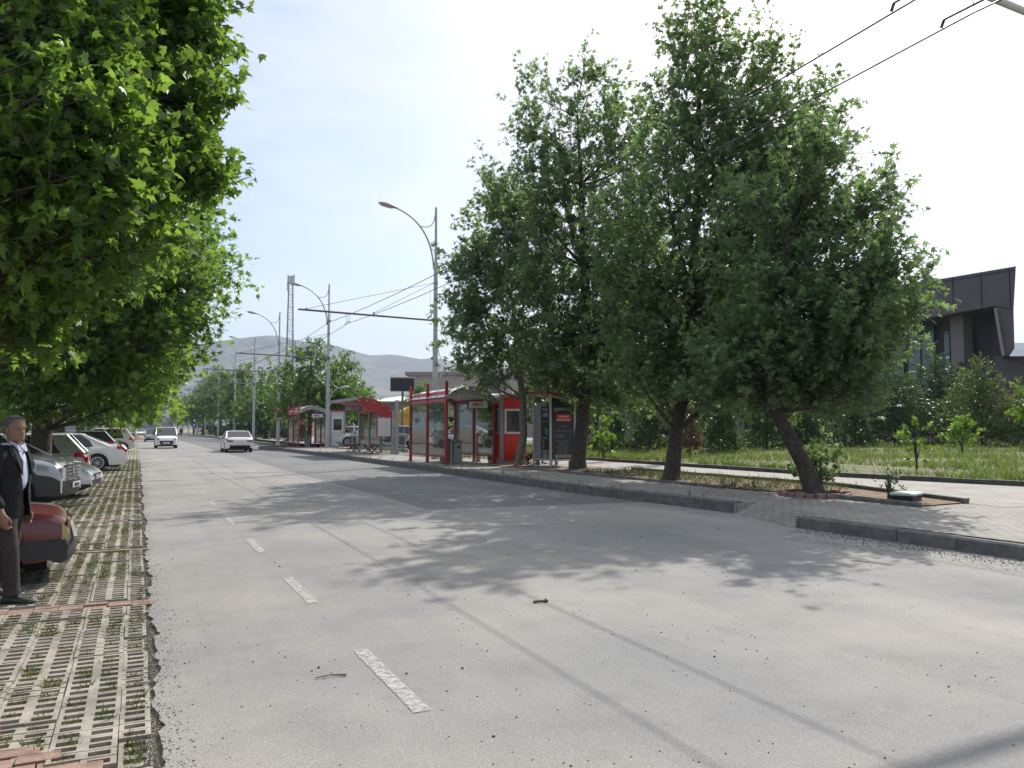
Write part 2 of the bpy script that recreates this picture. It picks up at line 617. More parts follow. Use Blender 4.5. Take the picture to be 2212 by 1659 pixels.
M['blcol'] = mat("column_render", (0.20, 0.185, 0.165), 0.8)
M['blglass'] = mat("teal_glazing", (0.10, 0.17, 0.18), 0.12, spec=0.7)
M['beige'] = mat("beige_render", (0.30, 0.265, 0.25), 0.85, var=0.08, scale=0.4)
M['whiteroof'] = mat("white_sheet_roof", (0.78, 0.78, 0.77), 0.4)
M['yellow'] = mat("truck_yellow", (0.62, 0.36, 0.03), 0.45, var=0.12, scale=2)
M['skin'] = mat("skin", (0.27, 0.145, 0.10), 0.55)
M['hairgrey'] = mat("greying_hair", (0.05, 0.05, 0.05), 0.7, col2=(0.14, 0.14, 0.14), scale=40)
M['jacket'] = mat("dark_jacket", (0.008, 0.008, 0.011), 0.9, var=0.35, scale=9, bump=.8, bscale=9)
M['trousers'] = mat("brown_trousers", (0.036, 0.029, 0.025), 0.9, var=0.3, scale=9, bump=.9, bscale=8)
M['shirt'] = mat("pale_blue_shirt", (0.48, 0.53, 0.68), 0.7, var=0.08, scale=25)
M['shoe'] = mat("black_shoe", (0.018, 0.017, 0.016), 0.45)
M['plate'] = mat("number_plate", (0.72, 0.72, 0.72), 0.4)
M['headlight'] = mat("headlight", (0.35, 0.37, 0.39), 0.12, 0.4)
M['amber'] = mat("yellowed_lamp", (0.42, 0.34, 0.15), 0.2)
M['taillight'] = mat("tail_light", (0.42, 0.012, 0.018), 0.15)
M['bluesign'] = mat("blue_sign", (0.03, 0.09, 0.34), 0.4)
M['paleg'] = mat("pale_green_cover", (0.42, 0.55, 0.46), 0.5, var=0.1, scale=8)
for k, c, met in (('carred', (0.12, 0.006, 0.010), 0.0), ('carsilver', (0.40, 0.42, 0.40), 0.45), ('carwhite', (0.72, 0.72, 0.70), 0.0), ('carolive', (0.34, 0.36, 0.31), 0.5), ('cardark', (0.025, 0.027, 0.03), 0.2), ('cargrey', (0.16, 0.17, 0.18), 0.4)):
    M[k] = mat("paint_" + k, c, 0.35, met, coat=0.8)
M['cladding'] = mat("black_bumper", (0.032, 0.033, 0.037), 0.5, var=0.12, scale=6)

# ================================================================== SETTING
def sheet(name, pts, z, m):
    mb = MB()
    mb.add([(x, y, z) for x, y in pts], [tuple(range(len(pts)))])
    return struct(mb.build(name, m))


def band(name, pts, z, m, n=1):
    """strip between two lines given as (y, x_left, x_right)"""
    mb = MB()
    for (y0, a0, b0), (y1, a1, b1) in zip(pts, pts[1:]):
        mb.quad((a0, y0, z), (b0, y0, z), (b1, y1, z), (a1, y1, z))
    return struct(mb.build(name, m))


sheet("ground", [(-3400, -300), (3400, -300), (3400, 3400), (-3400, 3400)], -0.10, M['ground'])
# the road, its lighter through lanes and the darker bus bay beside the kerb
KERB = [(-12, 10.5), (6.2, 10.05), (9.8, 9.9), (12.0, 10.5), (17, 10.15), (27, 10.15), (45, 10.0), (60, 9.4), (65, 8.7)]
KY = [k[0] for k in KERB]
KX = [k[1] for k in KERB]


def kx(y):
    return float(np.interp(y, KY, KX)) if y < 66 else 11.6


def wob(y, a=0.03):
    return a * (.6 * math.sin(y * 2.1) + 0.5 * math.sin(y * 5.3 + 1) + 0.4 * math.sin(y * 11.7) + .35 * math.sin(y * 23.1 + 2) + .3 * math.sin(y * 37.7))


ys = [-12, -4, 0, 1.5] + [2 + .09 * i for i in range(130)] + [13.7 + i * 0.5 for i in range(108)] + [68 + 4 * i for i in range(76)]
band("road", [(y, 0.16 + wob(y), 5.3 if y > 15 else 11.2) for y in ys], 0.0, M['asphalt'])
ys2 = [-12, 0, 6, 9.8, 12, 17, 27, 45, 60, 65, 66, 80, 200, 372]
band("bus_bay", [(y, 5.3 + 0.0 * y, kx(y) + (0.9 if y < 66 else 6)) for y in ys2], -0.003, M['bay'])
mbp = MB()
for (y0, a) in ((21.5, 0), (22.5, 0)):
    pass
band("asphalt_seam", [(y, 5.10 + wob(y, 0.05) - 0.010 * max(0, y - 22), 5.36 - 0.010 * max(0, y - 22)) for y in [15 + i for i in range(50)]], 0.004, M['asphalt'])

# worn centre dashes
dash = MB()
for y0 in (1.3, 4.45, 7.6, 10.95, 14.3, 17.6, 20.9):
    n = 14
    w = 0.105 if y0 < 14 else 0.09
    L0 = [(1.54 - w / 2 + random.uniform(-.004, .004), y0 + 1.42 * i / n) for i in range(n + 1)]
    Rr = [(1.54 + w / 2 + random.uniform(-.004, .004), y0 + 1.42 * i / n) for i in range(n + 1)]
    for i in range(n):
        if random.random() < 2:
            dash.quad((*L0[i], .005), (*Rr[i], .005), (*Rr[i + 1], .005), (*L0[i + 1], .005))
struct(dash.build("lane_markings", M['paint']))

# raised pavement, path, lawn on the right
band("sidewalk", [(y, kx(y) + (0.5 if 9.825 < y < 11.985 else 0.16), x) for y, x in ((-12, 26), (6.2, 22), (9.82, 20.4), (9.83, 20.4), (11.98, 20.0), (11.99, 20.0), (17, 18.9), (32, 18.5), (45, 18.2), (62, 17.8))], 0.2, M['walk'])
band("path", [(y, a, b) for y, a, b in ((9.2, 14.4, 20.6), (10.1, 14.5, 20.3), (12, 15.4, 20.0), (14.3, 15.75, 19.5), (17, 15.6, 18.85), (32, 15.4, 18.5), (45, 15.3, 18.2))], 0.205, M['path'])
mb = MB()
for y0, y1, x0, x1 in ((9.8, 12.0, 9.85, 10.6),):
    mb.quad((9.86, 9.83, 0.003), (10.46, 11.98, 0.003), (11.0, 11.98, 0.204), (10.40, 9.83, 0.204))
    mb.quad((9.86, 9.83, 0.003), (10.40, 9.83, 0.204), (10.40, 9.83, -.05))
    mb.quad((10.46, 11.98, 0.003), (11.0, 11.98, 0.204), (11.0, 11.98, -.05))
    mb.quad((9.86, 9.826, 0.0), (10.42, 9.826, 0.2), (9.86, 9.826, .2))
    mb.quad((10.46, 11.986, 0.0), (11.0, 11.986, 0.2), (10.46, 11.986, .2))
struct(mb.build("dropped_kerb_ramp", M['walk']))


def kerbline(name, pts, w, z0, z1, m, step=1.0, gap=0.012, jit=0.006):
    mb = MB()
    for (xa, ya), (xb, yb) in zip(pts, pts[1:]):
        L = math.hypot(xb - xa, yb - ya)
        n = max(1, round(L / step))
        dx, dy = (xb - xa) / L, (yb - ya) / L
        nx, ny = dy, -dx
        for i in range(n):
            a, b = L * i / n + gap / 2, L * (i + 1) / n - gap / 2
            j = random.uniform(-jit, jit)
            jz = random.uniform(-jit, jit)
            c = 0.025
            for (s0, s1, za, zb) in ((0, w, z0, z1 + jz),):
                q = lambda s, t, z: (xa + dx * t + nx * s, ya + dy * t + ny * s, z)
                prof = [(0 + j, za), (0 + j + 0.015, zb - c), (c + j + 0.015, zb), (w + j, zb), (w + j, za)]
                mb.loft([[q(s, a, z) for s, z in prof], [q(s, b, z) for s, z in prof]])
    return struct(mb.build(name, m))


kerbline("kerb", [(kx(y), y) for y in (-12, -4, 2, 6.2, 9.8)], 0.17, -0.05, 0.19, M['kerb'])
kerbline("kerb", [(kx(y), y) for y in (12.0, 17, 27, 45, 60, 65)] + [(9.4, 66.5), (12, 67)], 0.2, -0.05, 0.225, M['kerb'])
kerbline("kerb", [(17, 76), (12.4, 76.6), (11.6, 78), (11.6, 150), (11.2, 230), (11, 340)], 0.2, -0.05, 0.2, M['kerb'], step=4)
kerbline("kerb", [(20.05, 12.0), (21.2, 9.6), (26, -2)], 0.18, 0.1, 0.34, M['kerb2'])
kerbline("kerb", [(20.05, 12.0), (18.9, 17), (18.5, 32), (18.2, 45)][::-1], -0.16, 0.1, 0.33, M['kerb2'])

# planting beds in the pavement and their edging
BEDS = [((13.0, 9.95), (14.45, 10.05), (15.75, 14.3), (15.6, 17.0), (15.45, 22.8), (12.55, 22.8), (12.75, 17.0), (13.1, 13.2)),
        ((12.6, 23.6), (15.4, 23.6), (15.4, 25.6), (12.5, 25.6)),
        ((12.4, 26.6), (13.8, 26.6), (13.8, 28.4), (12.4, 28.4))]
for b in BEDS:
    sheet("planting_bed", b, 0.222, M['soil'])
kerbline("bed_edging", [(12.95, 9.9), (13.05, 13.0)], 0.10, 0.15, 0.29, M['kerb2'])
kerbline("bed_edging", [(14.5, 10.0), (15.8, 14.3), (15.62, 17.0), (15.5, 22.8)], -0.10, 0.15, 0.30, M['kerb2'])
kerbline("bed_edging", [(12.72, 15.0), (12.72, 17.0), (12.5, 22.8)], 0.09, 0.15, 0.27, M['kerb2'])
# brick ring round the leaning tree's foot
mb = MB()
for k in range(22):
    q = 2 * math.pi * k / 22
    x, y = 13.15 + 0.62 * math.cos(q), 12.55 + 0.75 * math.sin(q)
    mb.box(x - .05, x + .05, y - .09, y + .09, .2, .285 + random.uniform(0, .03), q)
tag(mb.build("tree_ring", M['brick']), "ring of red bricks round the foot of the leaning roadside tree", "brick ring")

# the lawn: gently rising and uneven
xs = np.concatenate([np.linspace(0, 3, 16), np.linspace(3.4, 44, 60)])
yy = np.linspace(-8, 66, 110)
mb = MB()
n = len(xs)
vs = []
for y in yy:
    x0 = float(np.interp(y, [-8, 9.6, 12, 17, 32, 45, 66], [28.8, 21.3, 20.15, 19.0, 18.6, 18.3, 17.8]))
    for t in xs:
        x = x0 + t
        z = 0.29 + 0.016 * t + 0.05 * math.sin(x * .9 + 1.3) * math.sin(y * .7) * min(1, t / 2)
        vs.append((x, y, z))
fs = [(j * n + i, j * n + i + 1, (j + 1) * n + i + 1, (j + 1) * n + i) for j in range(len(yy) - 1) for i in range(n - 1)]
mb.add(vs, fs)
struct(mb.build("lawn_ground", M['lawn'], smooth=60))


def lawn_z(x, y):
    x0 = np.interp(y, [-8, 9.6, 12, 17, 32, 45, 66], [28.8, 21.3, 20.15, 19.0, 18.6, 18.3, 17.8])
    t = np.maximum(0, x - x0)
    return 0.29 + 0.016 * t + 0.05 * np.sin(x * .9 + 1.3) * np.sin(y * .7) * np.minimum(1, t / 2)


sheet("yard", [(18.0, 38), (62, 46), (62, 120), (13, 120), (13, 67), (17.6, 66)], 0.33, M['yard'])
sheet("verge", [(11.8, 77), (40, 77), (40, 330), (11.2, 330)], 0.12, M['lawn'])
sheet("left_verge", [(-60, -12), (-5.3, -12), (-5.3, 330), (-60, 330)], 0.02, M['soil'])

# ------------------------------------------------------------------ parking strip of grass pavers
sheet("parking_strip_soil", [(-5.4, -6), (0.42, -6), (0.42, 170), (-5.4, 170)], -0.022, M['slotsoil'])
SKEW = 0.04          # the rows run slightly off square to the road
PX, PY = 0.160, 0.112
cells = []
bandsY = [3.05, 8.35, 12.05, 15.7, 19.4, 23.1, 26.8, 30.6, 34.4]


def inband(y):
    return any(abs(y - b) < 0.17 for b in bandsY)


for j in range(int((46 - 3.0) / PY)):
    y = 3.0 + j * PY
    for i in range(33):
        x = -5.09 + i * PX
        if x > 0.035 or (y < 14 and x < -2.9) or (y < 6.5 and x < -1.9) or y < 4.22 - 1.0 * x:
            continue
        yc = y - SKEW * x * 1.0
        if inband(y):
            continue
        cells.append((x, yc, j, i))
cells = np.array(cells)
n = len(cells)
blk = (cells[:, 2] // 4) * 100 + cells[:, 3] // 2
h = np.sin(blk * 12.9898) * 43758.5453
h = h - np.floor(h)
h2 = np.sin(blk * 78.233) * 12543.123
h2 = h2 - np.floor(h2)
zt = 0.0 + 0.022 * (h - 0.5)
ox, oy = cells[:, 0] + 0.010 * (h2 - .5), cells[:, 1] + 0.014 * (h - .5)
gx = np.where(cells[:, 3] % 2 == 0, 0.004, 0.0)
gy = np.where(cells[:, 2] % 2 == 0, 0.006, 0.0)
hx, hy = PX / 2, PY / 2
ix, iy = 0.052, 0.031
tilt = (h2 - .5) * 0.10


def vtx(dx, dy, dz):
    return np.stack([ox + dx, oy + dy, zt + dz + tilt * dy], 1)


O = [vtx(-hx + gx, -hy + gy, 0), vtx(hx, -hy + gy, 0), vtx(hx, hy, 0), vtx(-hx + gx, hy, 0)]
I = [vtx(-ix, -iy, 0), vtx(ix, -iy, 0), vtx(ix, iy, 0), vtx(-ix, iy, 0)]
B = [vtx(-ix, -iy, -.06), vtx(ix, -iy, -.06), vtx(ix, iy, -.06), vtx(-ix, iy, -.06)]
D = [vtx(-hx + gx, -hy + gy, -.06), vtx(hx, -hy + gy, -.06), vtx(hx, hy, -.06), vtx(-hx + gx, hy, -.06)]
quads = []
for k in range(4):
    l = (k + 1) % 4
    quads += [O[k], O[l], I[l], I[k]]
    quads += [I[k], I[l], B[l], B[k]]
    quads += [D[k], D[l], O[l], O[k]]
V = np.stack(quads, 1).reshape(-1, 3)
struct(npmesh("parking_strip", V, 4, M['stone']))

# farther on the same pavers are only stripes: concrete ribs along the strip
mb = MB()
for i in range(33):
    x = -5.09 + i * PX
    for y0, y1 in ((46.1, 61), (61.5, 76), (76.5, 100), (100.5, 150)):
        mb.box(x - 0.034 + PX / 2, x + 0.034 + PX / 2, y0, y1, -.05, 0.0)
struct(mb.build("parking_strip_ribs", M['stone']))
# red brick bands between the bays
mb = MB()
for b in bandsY[1:]:
    for r in range(2 if b < 10 else 1):
        x = -3.0 if b < 14 else -5.1
        while x < 0.02:
            w = 0.2
            yc = b - SKEW * x + (r - .5) * 0.12
            if b < 10 or random.random() < .7:
              mb.box(x, x + w - .008, yc - .055 + random.uniform(-.006, .006), yc + .052, -.05, .004 + random.uniform(-.006, .010), random.uniform(-.05, .05))
            x += w
for r in range(32):
    x = -2.8 + (r % 2) * .1
    yc = 2.7 + r * .115
    while x < -.06:
        if yc < 4.16 - 1.0 * x + .03 * math.sin(9 * x) and x + .2 < 0.0:
            mb.box(x, x + .190, yc - .055, yc + .05, -.05, .006 + random.uniform(-.006, .008), random.uniform(-.04, .04))
        x += .2
struct(mb.build("brick_bands", M['brick']))


# ------------------------------------------------------------------ loose stones
def stones(name, P, size, m):
    """little irregular tetra-like stones"""
    n = len(P)
    a = rng.uniform(0, 6.28, (n, 4))
    r = size[:, None] * rng.uniform(.6, 1.2, (n, 4))
    base = [np.stack([P[:, 0] + r[:, k] * np.cos(a[:, 0] + k * 2.1), P[:, 1] + r[:, k] * np.sin(a[:, 0] + k * 2.1), P[:, 2]], 1) for k in range(3)]
    top = [np.stack([P[:, 0] + .6 * r[:, k] * np.cos(a[:, 0] + .4 + k * 2.1), P[:, 1] + .6 * r[:, k] * np.sin(a[:, 0] + .4 + k * 2.1), P[:, 2] + size * rng.uniform(.5, 1.0, n)], 1) for k in range(3)]
    q = []
    for k in range(3):
        l = (k + 1) % 3
        q += [base[k], base[l], top[l], top[k]]
    q += [top[0], top[1], top[2], (top[2] + top[0]) / 2]
    V = np.stack(q, 1).reshape(-1, 3)
    return tag(npmesh(name, V, 4, m), kind="stuff")


n = 26000
y = 2.3 + 40 * rng.random(n) ** 2.0
x = 0.20 + np.abs(rng.normal(0, .13, n)) - 0.14 + 0.03 * np.sin(y * 2.1)
stones("edge_gravel", np.stack([x, y, np.full(n, -.004)], 1), rng.uniform(.002, .0085, n) * np.where(rng.random(n) > .9, 1.5, 1), M['gravel'])
n = 2600
y = 2.5 + 24 * rng.random(n) ** 1.6
x = rng.uniform(.3, 10, n)
k = rng.random(n) < np.clip(0.25 + .8 * np.sin(x * 1.3 + .6 * y) * np.sin(.7 * y + x), 0.08, 1)
x, y = x[k], y[k]
stones("road_chippings", np.stack([x, y, np.zeros(len(x))], 1), rng.uniform(.003, .0085, len(x)) * (1 + 1.0 * (rng.random(len(x)) > .93)), M['chip'])
n = 2500
y = rng.uniform(3, 9.6, n)
x = np.interp(y, KY, KX) - np.abs(rng.normal(0, .35, n)) - .05
stones("gutter_grit", np.stack([x, y, np.zeros(n)], 1), rng.uniform(.004, .013, n), M['gravel'])
struct(band("dust_line", [(y, kx(y) - 1.12 + wob(y, .05), kx(y) - .72 + wob(y + 3, .06)) for y in [3 + .12 * i for i in range(52)]], 0.004, worn(mat("dusty_asphalt", (0.25, 0.25, 0.25), 0.9, col2=(0.39, 0.385, 0.375), scale=7), 7, .40, .66)))


# ------------------------------------------------------------------ leaves and grass
LEAF = [(0, 0), (.18, -.03), (.52, .10), (.20, .22), (.46, .62), (.12, .46), (0, 1.05), (-.12, .46), (-.46, .62), (-.20, .22), (-.52, .10), (-.18, -.03)]
LEAFN = [(0, 0), (.20, -.06), (.46, .08), (.31, .23), (.45, .56), (.22, .50), (.12, .72), (0, 1.0), (-.12, .72), (-.22, .50), (-.45, .56), (-.31, .23), (-.46, .08), (-.20, -.06)]
NARROW = [(0, 0), (.13, .3), (.10, .7), (0, 1.0), (-.10, .7), (-.13, .3)]
BLADE = [(-.04, 0), (.04, 0), (0, 1.0)]


def unit(a):
    return a / np.maximum(1e-9, np.linalg.norm(a, axis=1, keepdims=True))


def leafverts(P, D, size, shape, up=0.5, droop=0.25, g=rng):
    """one flat-ish leaf polygon at each point, growing along D"""
    n = len(P)
    D = unit(D)
    A = g.normal(size=(n, 3))
    A[:, 2] += up * 2
    X = unit(np.cross(D, A))
    Z = np.cross(X, D)
    o = np.array(shape)
    s = size[:, None, None]
    x = o[None, :, 0:1] * s
    y = o[None, :, 1:2] * s
    z = (-droop * o[None, :, 1:2] ** 2 - .35 * np.abs(o[None, :, 0:1])) * s
    V = P[:, None, :] + x * X[:, None, :] + y * D[:, None, :] + z * Z[:, None, :]
    return V.reshape(-1, 3)


def leaves(name, P, D, size, shape, m, parent=None, up=.5, droop=.25):
    return npmesh(name, leafverts(P, D, size, shape, up, droop), len(shape), m, parent)


def tuft(P, nb, hmin, hmax, lean=.35):
    """nb grass blades at each point"""
    n = len(P)
    Q = np.repeat(P, nb, 0) + rng.normal(0, .02, (n * nb, 3)) * np.array([1, 1, 0])
    D = rng.normal(0, lean, (n * nb, 3))
    D[:, 2] = 1
    return Q, D, rng.uniform(hmin, hmax, n * nb)


patch = .5 + .5 * np.sin(ox * 2.3 + oy * .9) * np.sin(oy * 1.7 - ox * 1.1 + 2) + rng.normal(0, .25, len(cells))
for nm, lo, hi, mm, hh, nb in (("paver_grass", .44, 9, M['olivegrass'], .08, 11), ("paver_dry_grass", .22, .55, M['drygrass'], .06, 9)):
    k = np.where((patch > lo) & (patch < hi) & ((cells[:, 1] > 7) | (rng.random(len(cells)) < .6)))[0]
    k = np.repeat(k, 4)
    gp = np.stack([ox[k], oy[k], np.full(len(k), -.024)], 1) + rng.uniform(-1, 1, (len(k), 3)) * np.array([.05, .027, 0])
    Q, D, s = tuft(gp, nb, .025, hh, .8)
    Q = gp.repeat(nb, 0)
    tag(leaves(nm, Q, D, s, [(-.09, 0), (.09, 0), (0, 1.0)], mm), kind="stuff")

# lawn grass, in clumps of denser and thinner growth
n = 30000
y = rng.uniform(2, 50, n)
x0 = np.interp(y, [-8, 9.6, 12, 17, 32, 45, 66], [28.8, 21.3, 20.15, 19.0, 18.6, 18.3, 17.8])
t = 26 * rng.random(n) ** 1.7
x = x0 + t + .12
den = .55 + .45 * np.sin(x * .8 + .3 * y) * np.sin(y * .45 - .2 * x + 1)
bare = ((x - 21.2) ** 2 / 3.2 + (y - 19.5) ** 2 / 26) < 1.0
bare |= (np.sin(x * .55 + 1.0) * np.sin(y * .38 + .4 * x) > .72)
k = (rng.random(n) < den) & ~bare
gp = np.stack([x[k], y[k], lawn_z(x[k], y[k]) - .01], 1)
Q, D, s = tuft(gp, 5, .10, .34, .4)
k2 = rng.random(len(Q)) < .88
SB = [(-.035, 0), (.035, 0), (.02, .6), (0, 1.0)]
tag(leaves("lawn_grass", Q[k2], D[k2], s[k2], SB, M['grassblade']), kind="stuff")
tag(leaves("dry_lawn_grass", Q[~k2], D[~k2], s[~k2] * 1.1, SB, M['drygrass']), kind="stuff")
# weeds in the beds, along the kerbs, on the verge farther on
pts = []
for i in range(520):
    pts.append((rng.uniform(12.8, 15.4), rng.uniform(13.2, 22.6), .222))
for i in range(500):
    pts.append((rng.uniform(14.3, 18), rng.uniform(30.5, 45), .21))
for i in range(500):
    pts.append((rng.uniform(13.9, 15.0), rng.uniform(34, 58), .21))
for i in range(2600):
    pts.append((rng.uniform(12, 24), 78 + 90 * rng.random() ** 1.5, .12))
for i in range(70):
    yk = rng.uniform(12.2, 60)
    pts.append((kx(yk) + .24 + rng.uniform(0, .05), yk, .2))
Q, D, s = tuft(np.array(pts), 5, .06, .24, .5)
tag(leaves("weeds", Q, D, s, SB, M['olivegrass']), kind="stuff")

# ------------------------------------------------------------------ hills in the haze
az = [-0.62, -0.50, -0.42, -0.3, -0.18, -0.08, 0, .04, .08, .13, .17, .22, .27, .33, .42, .52, .60, .70, .82, .95, 1.1]
# ridge rows of the photo at columns u, turned into directions and heights
ridge = [(-400, 800), (-100, 790), (200, 775), (330, 762), (400, 750), (480, 737), (540, 729), (590, 725), (640, 737), (720, 747), (760, 760), (800, 770), (850, 767), (905, 778), (945, 775), (1000, 790), (1150, 800), (1400, 790), (1700, 770), (1950, 750), (2200, 741), (2500, 760), (2900, 800)]
mb = MB()
rows = []
for t in np.linspace(0, 1, 16):
    row = []
    for u in np.linspace(-400, 2900, 150):
        v = np.interp(u, [a for a, b in ridge], [b for a, b in ridge])
        R = 1100 + 1500 * t
        dx, dy = SY + (u - U0) / F * CY, CY - (u - U0) / F * SY
        nrm = math.hypot(dx, dy)
        top = (925 - v + 6) / F / nrm * 2600
        prof = t ** 1.9
        ridgen = 14 * math.sin(u * .021 + 3 * t) * math.sin(6 * t) + 9 * math.sin(u * .06 + 5 * t) * math.sin(9 * t + 1) + 5 * math.sin(u * .15 + 7 * t)
        z = -4 + top * prof + ridgen * (t * (1 - t) * 3.4) * (0.6 + .4 * math.sin(u * .01))
        row.append((dx / nrm * R, dy / nrm * R, z))
    rows.append(row)
mb.loft(rows, closed=False, caps=False)
struct(mb.build("hills", M['hill'], smooth=80))

# ================================================================== STREET LAMPS
def arc(p0, p1, p2, n=10):
    """smooth curve through three control points (quadratic)"""
    p0, p1, p2 = map(np.array, (p0, p1, p2))
    return [tuple((1 - t) ** 2 * p0 + 2 * t * (1 - t) * p1 + t * t * p2) for t in np.linspace(0, 1, n)]


def head(mb_parent, o, d, tilt, sc=1.0):
    """cobra-head lantern: shell and lens, pointing along x direction d"""
    L = .95 * sc
    secs, lens = [], []
    for t, w, hh in ((0, .05, .06), (.12, .07, .08), (.25, .13, .10), (.5, .18, .13), (.75, .16, .11), (.93, .09, .06), (1, .03, .02)):
        x = o[0] + d * L * t * math.cos(tilt)
        z = o[2] + L * t * math.sin(tilt)
        secs.append([(x, o[1] + w * sc * math.cos(q), z + hh * sc * (math.sin(q) if math.sin(q) > 0 else .55 * math.sin(q))) for q in np.linspace(0, 2 * math.pi, 12, endpoint=False)])
    h = MB().loft(secs).build("lamp_head", M['lamp'], mb_parent, smooth=50)
    for t, w in ((.3, .09), (.6, .14), (.9, .07)):
        x = o[0] + d * L * t * math.cos(tilt)
        z = o[2] + L * t * math.sin(tilt) - .062 * sc
        lens.append([(x, o[1] + w * sc * math.cos(q), z + .035 * sc * math.sin(q)) for q in np.linspace(0, 2 * math.pi, 10, endpoint=False)])
    MB().loft(lens).build("lens", M['lens'], h, smooth=50)


def make_lamp(beam=6.4):
    r = thing("street_lamp", "", "street lamp", group="street lamps with trolley wire arms along the right kerb")
    m = MB()
    m.tube([(0, 0, 0), (0, 0, .3)], [.17, .17], 14)
    m.tube([(0, 0, .3), (0, 0, 5.3), (0, 0, 5.5), (0, 0, 9.2), (0, 0, 9.3)], [.135, .125, .105, .095, .09], 14)
    m.tube([(0, 0, 9.3), (0, 0, 12.0)], [.062, .058], 12)
    for z in (5.4, 8.3, 9.25):
        m.tube([(0, 0, z), (0, 0, z + .08)], .135 if z < 6 else .12, 14)
    m.build("pole", M['steel'], r, smooth=40)
    m = MB()
    m.tube(arc((-.10, 0, 9.0), (-.22, 0, 11.2), (-2.0, 0, 11.75), 14), .042, 8)
    m.build("lamp_arm", M['steel'], r, smooth=60)
    m = MB()
    m.tube(arc((-.06, 0, 11.6), (-.10, 0, 10.85), (-.85, 0, 11.02), 8), .022, 6)
    m.build("brace", M['steel'], r, smooth=60)
    head(r, (-1.9, 0, 11.73), -1, .16)
    m = MB()
    m.tube(arc((.12, 0, 3.4), (.25, 0, 4.3), (.95, 0, 4.42), 8), .034, 8)
    m.build("lamp_arm", M['steel'], r, smooth=60)
    m = MB()
    m.tube(arc((.13, 0, 5.35), (.16, 0, 4.55), (.80, 0, 4.40), 8), .02, 6)
    m.build("brace", M['steel'], r, smooth=60)
    head(r, (.85, 0, 4.42), 1, .12, .8)
    m = MB()
    m.tube([(.1, 0, 6.55), (-beam, 0, 6.68)], .045, 8)
    m.tube([(0, 0, 6.45), (0, 0, 6.65)], .15, 12)
    m.build("trolley_wire_beam", M['darksteel'], r, smooth=40)
    m = MB()
    for x in (-beam + .35, -3.0):
        m.tube([(-.1, 0, 8.34), (x, 0, 6.72)], .010, 5)
        m.box(x - .03, x + .03, -.02, .02, 6.66, 6.76)
    m.tube([(-.28, 0, 8.2), (-.26, 0, 6.6)], .006, 4)
    m.build("stay_cable", M['wire'], r)
    for x in (-5.05, -4.2):
        m = MB()
        m.tube([(x - .10, 0, 6.62), (x - .03, -.02, 6.22)], .008, 4)
        m.tube([(x + .10, 0, 6.62), (x + .03, .02, 6.22)], .008, 4)
        m.tube([(x, -.42, 6.22), (x, .42, 6.22)], .014, 6)
        m.tube([(x, -.42, 6.22), (x, -.46, 6.15)], .018, 5)
        m.tube([(x, .42, 6.22), (x, .46, 6.15)], .018, 5)
        m.tube([(x - .12, 0, 6.64), (x + .12, 0, 6.66)], .02, 6)
        m.build("wire_hanger", M['wire'], r)
    return r


PX0 = 12.68
lamp0 = make_lamp()
lamp0.location = (PX0, 35.1, .2)
lamp0["label"] = "tall grey lamp post with trolley wire beam behind the nearest red bus shelter"
LAMPS = [(12.5, 57.5, .2, "grey lamp post with trolley beam between middle red roofed shelter and far shelter"),
         (11.4, 72.7, .1, "grey lamp post carrying the square no stopping sign past the far shelter"),
         (11.95, 93.5, .1, "grey double lamp post beside the road just beyond the moving white sedan"),
         (11.95, 113, .1, "first grey lamp post in the far verge row after the white sedan"),
         (11.9, 136, .1, "second grey lamp post in the far verge row behind leafy trees"),
         (11.9, 163, .1, "third grey lamp post in the far verge row, near the blue parking sign"),
         (11.9, 186, .1, "small grey lamp post just left of the blue parking sign"),
         (11.8, 215, .1, "tiny lamp post in front of the far retaining wall, right one"),
         (11.8, 246, .1, "tiny lamp post in front of the far retaining wall, middle one"),
         (11.8, 280, .1, "farthest tiny lamp post standing against the pale retaining wall")]
for x, y, z, lab in LAMPS:
    dup(lamp0, lab, (x, y, z))
# the post nearest the viewer stands out of frame; the tip of its beam shows in the top right corner
near = thing("street_lamp", "pale arm tip of an out of frame post reaching into the top right corner", "street lamp", (16.4, 9.3, .2), group="street lamps with trolley wire arms along the right kerb")
MB().tube([(0, 0, 0), (0, 0, 10.6)], [.135, .09], 14).build("pole", M['steel'], near, smooth=40)
MB().tube([(.1, 0, 9.65), (-7.7, 0, 9.9)], .07, 10).build("lamp_arm", M['lightgrey'], near, smooth=40)
head(near, (-7.6, 0, 9.9), -1, .05)

# two overhead trolley wires run along the road, sagging between posts
WX = (PX0 - 5.05, PX0 - 4.2)
posts_y = [-14, 5.6, 35.1, 57.5, 72.7, 93.5, 113, 136, 163, 186, 215, 246, 280, 310]
for x, lab in zip(WX, ("overhead trolley wire hanging farther out over the road", "overhead trolley wire nearer the right kerb and the trees")):
    m = MB()
    P = []
    for a, b in zip(posts_y, posts_y[1:]):
        for i in range(9):
            t = i / 9
            P.append((x, a + (b - a) * t, 6.37 - .0006 * (b - a) ** 2 * 4 * t * (1 - t) * .6))
    P.append((x, 310, 6.37))
    m.tube(P, .011, 5)
    w = m.build("trolley_wire", M['wire'])
    tag(w, lab, "cable", "pair of overhead trolley wires")
    for y in (5.6,):
        f = MB()
        f.tube([(x, y - .36, 6.46), (x, y + .36, 6.46)], .013, 6)
        f.tube([(x, y - .36, 6.46), (x, y - .40, 6.38)], .018, 6)
        f.tube([(x, y + .36, 6.46), (x, y + .40, 6.38)], .018, 6)
        f.tube([(x, y, 6.46), (x, y + .05, 7.2)], .006, 4)
        f.build("wire_hanger", M['wire'], w)

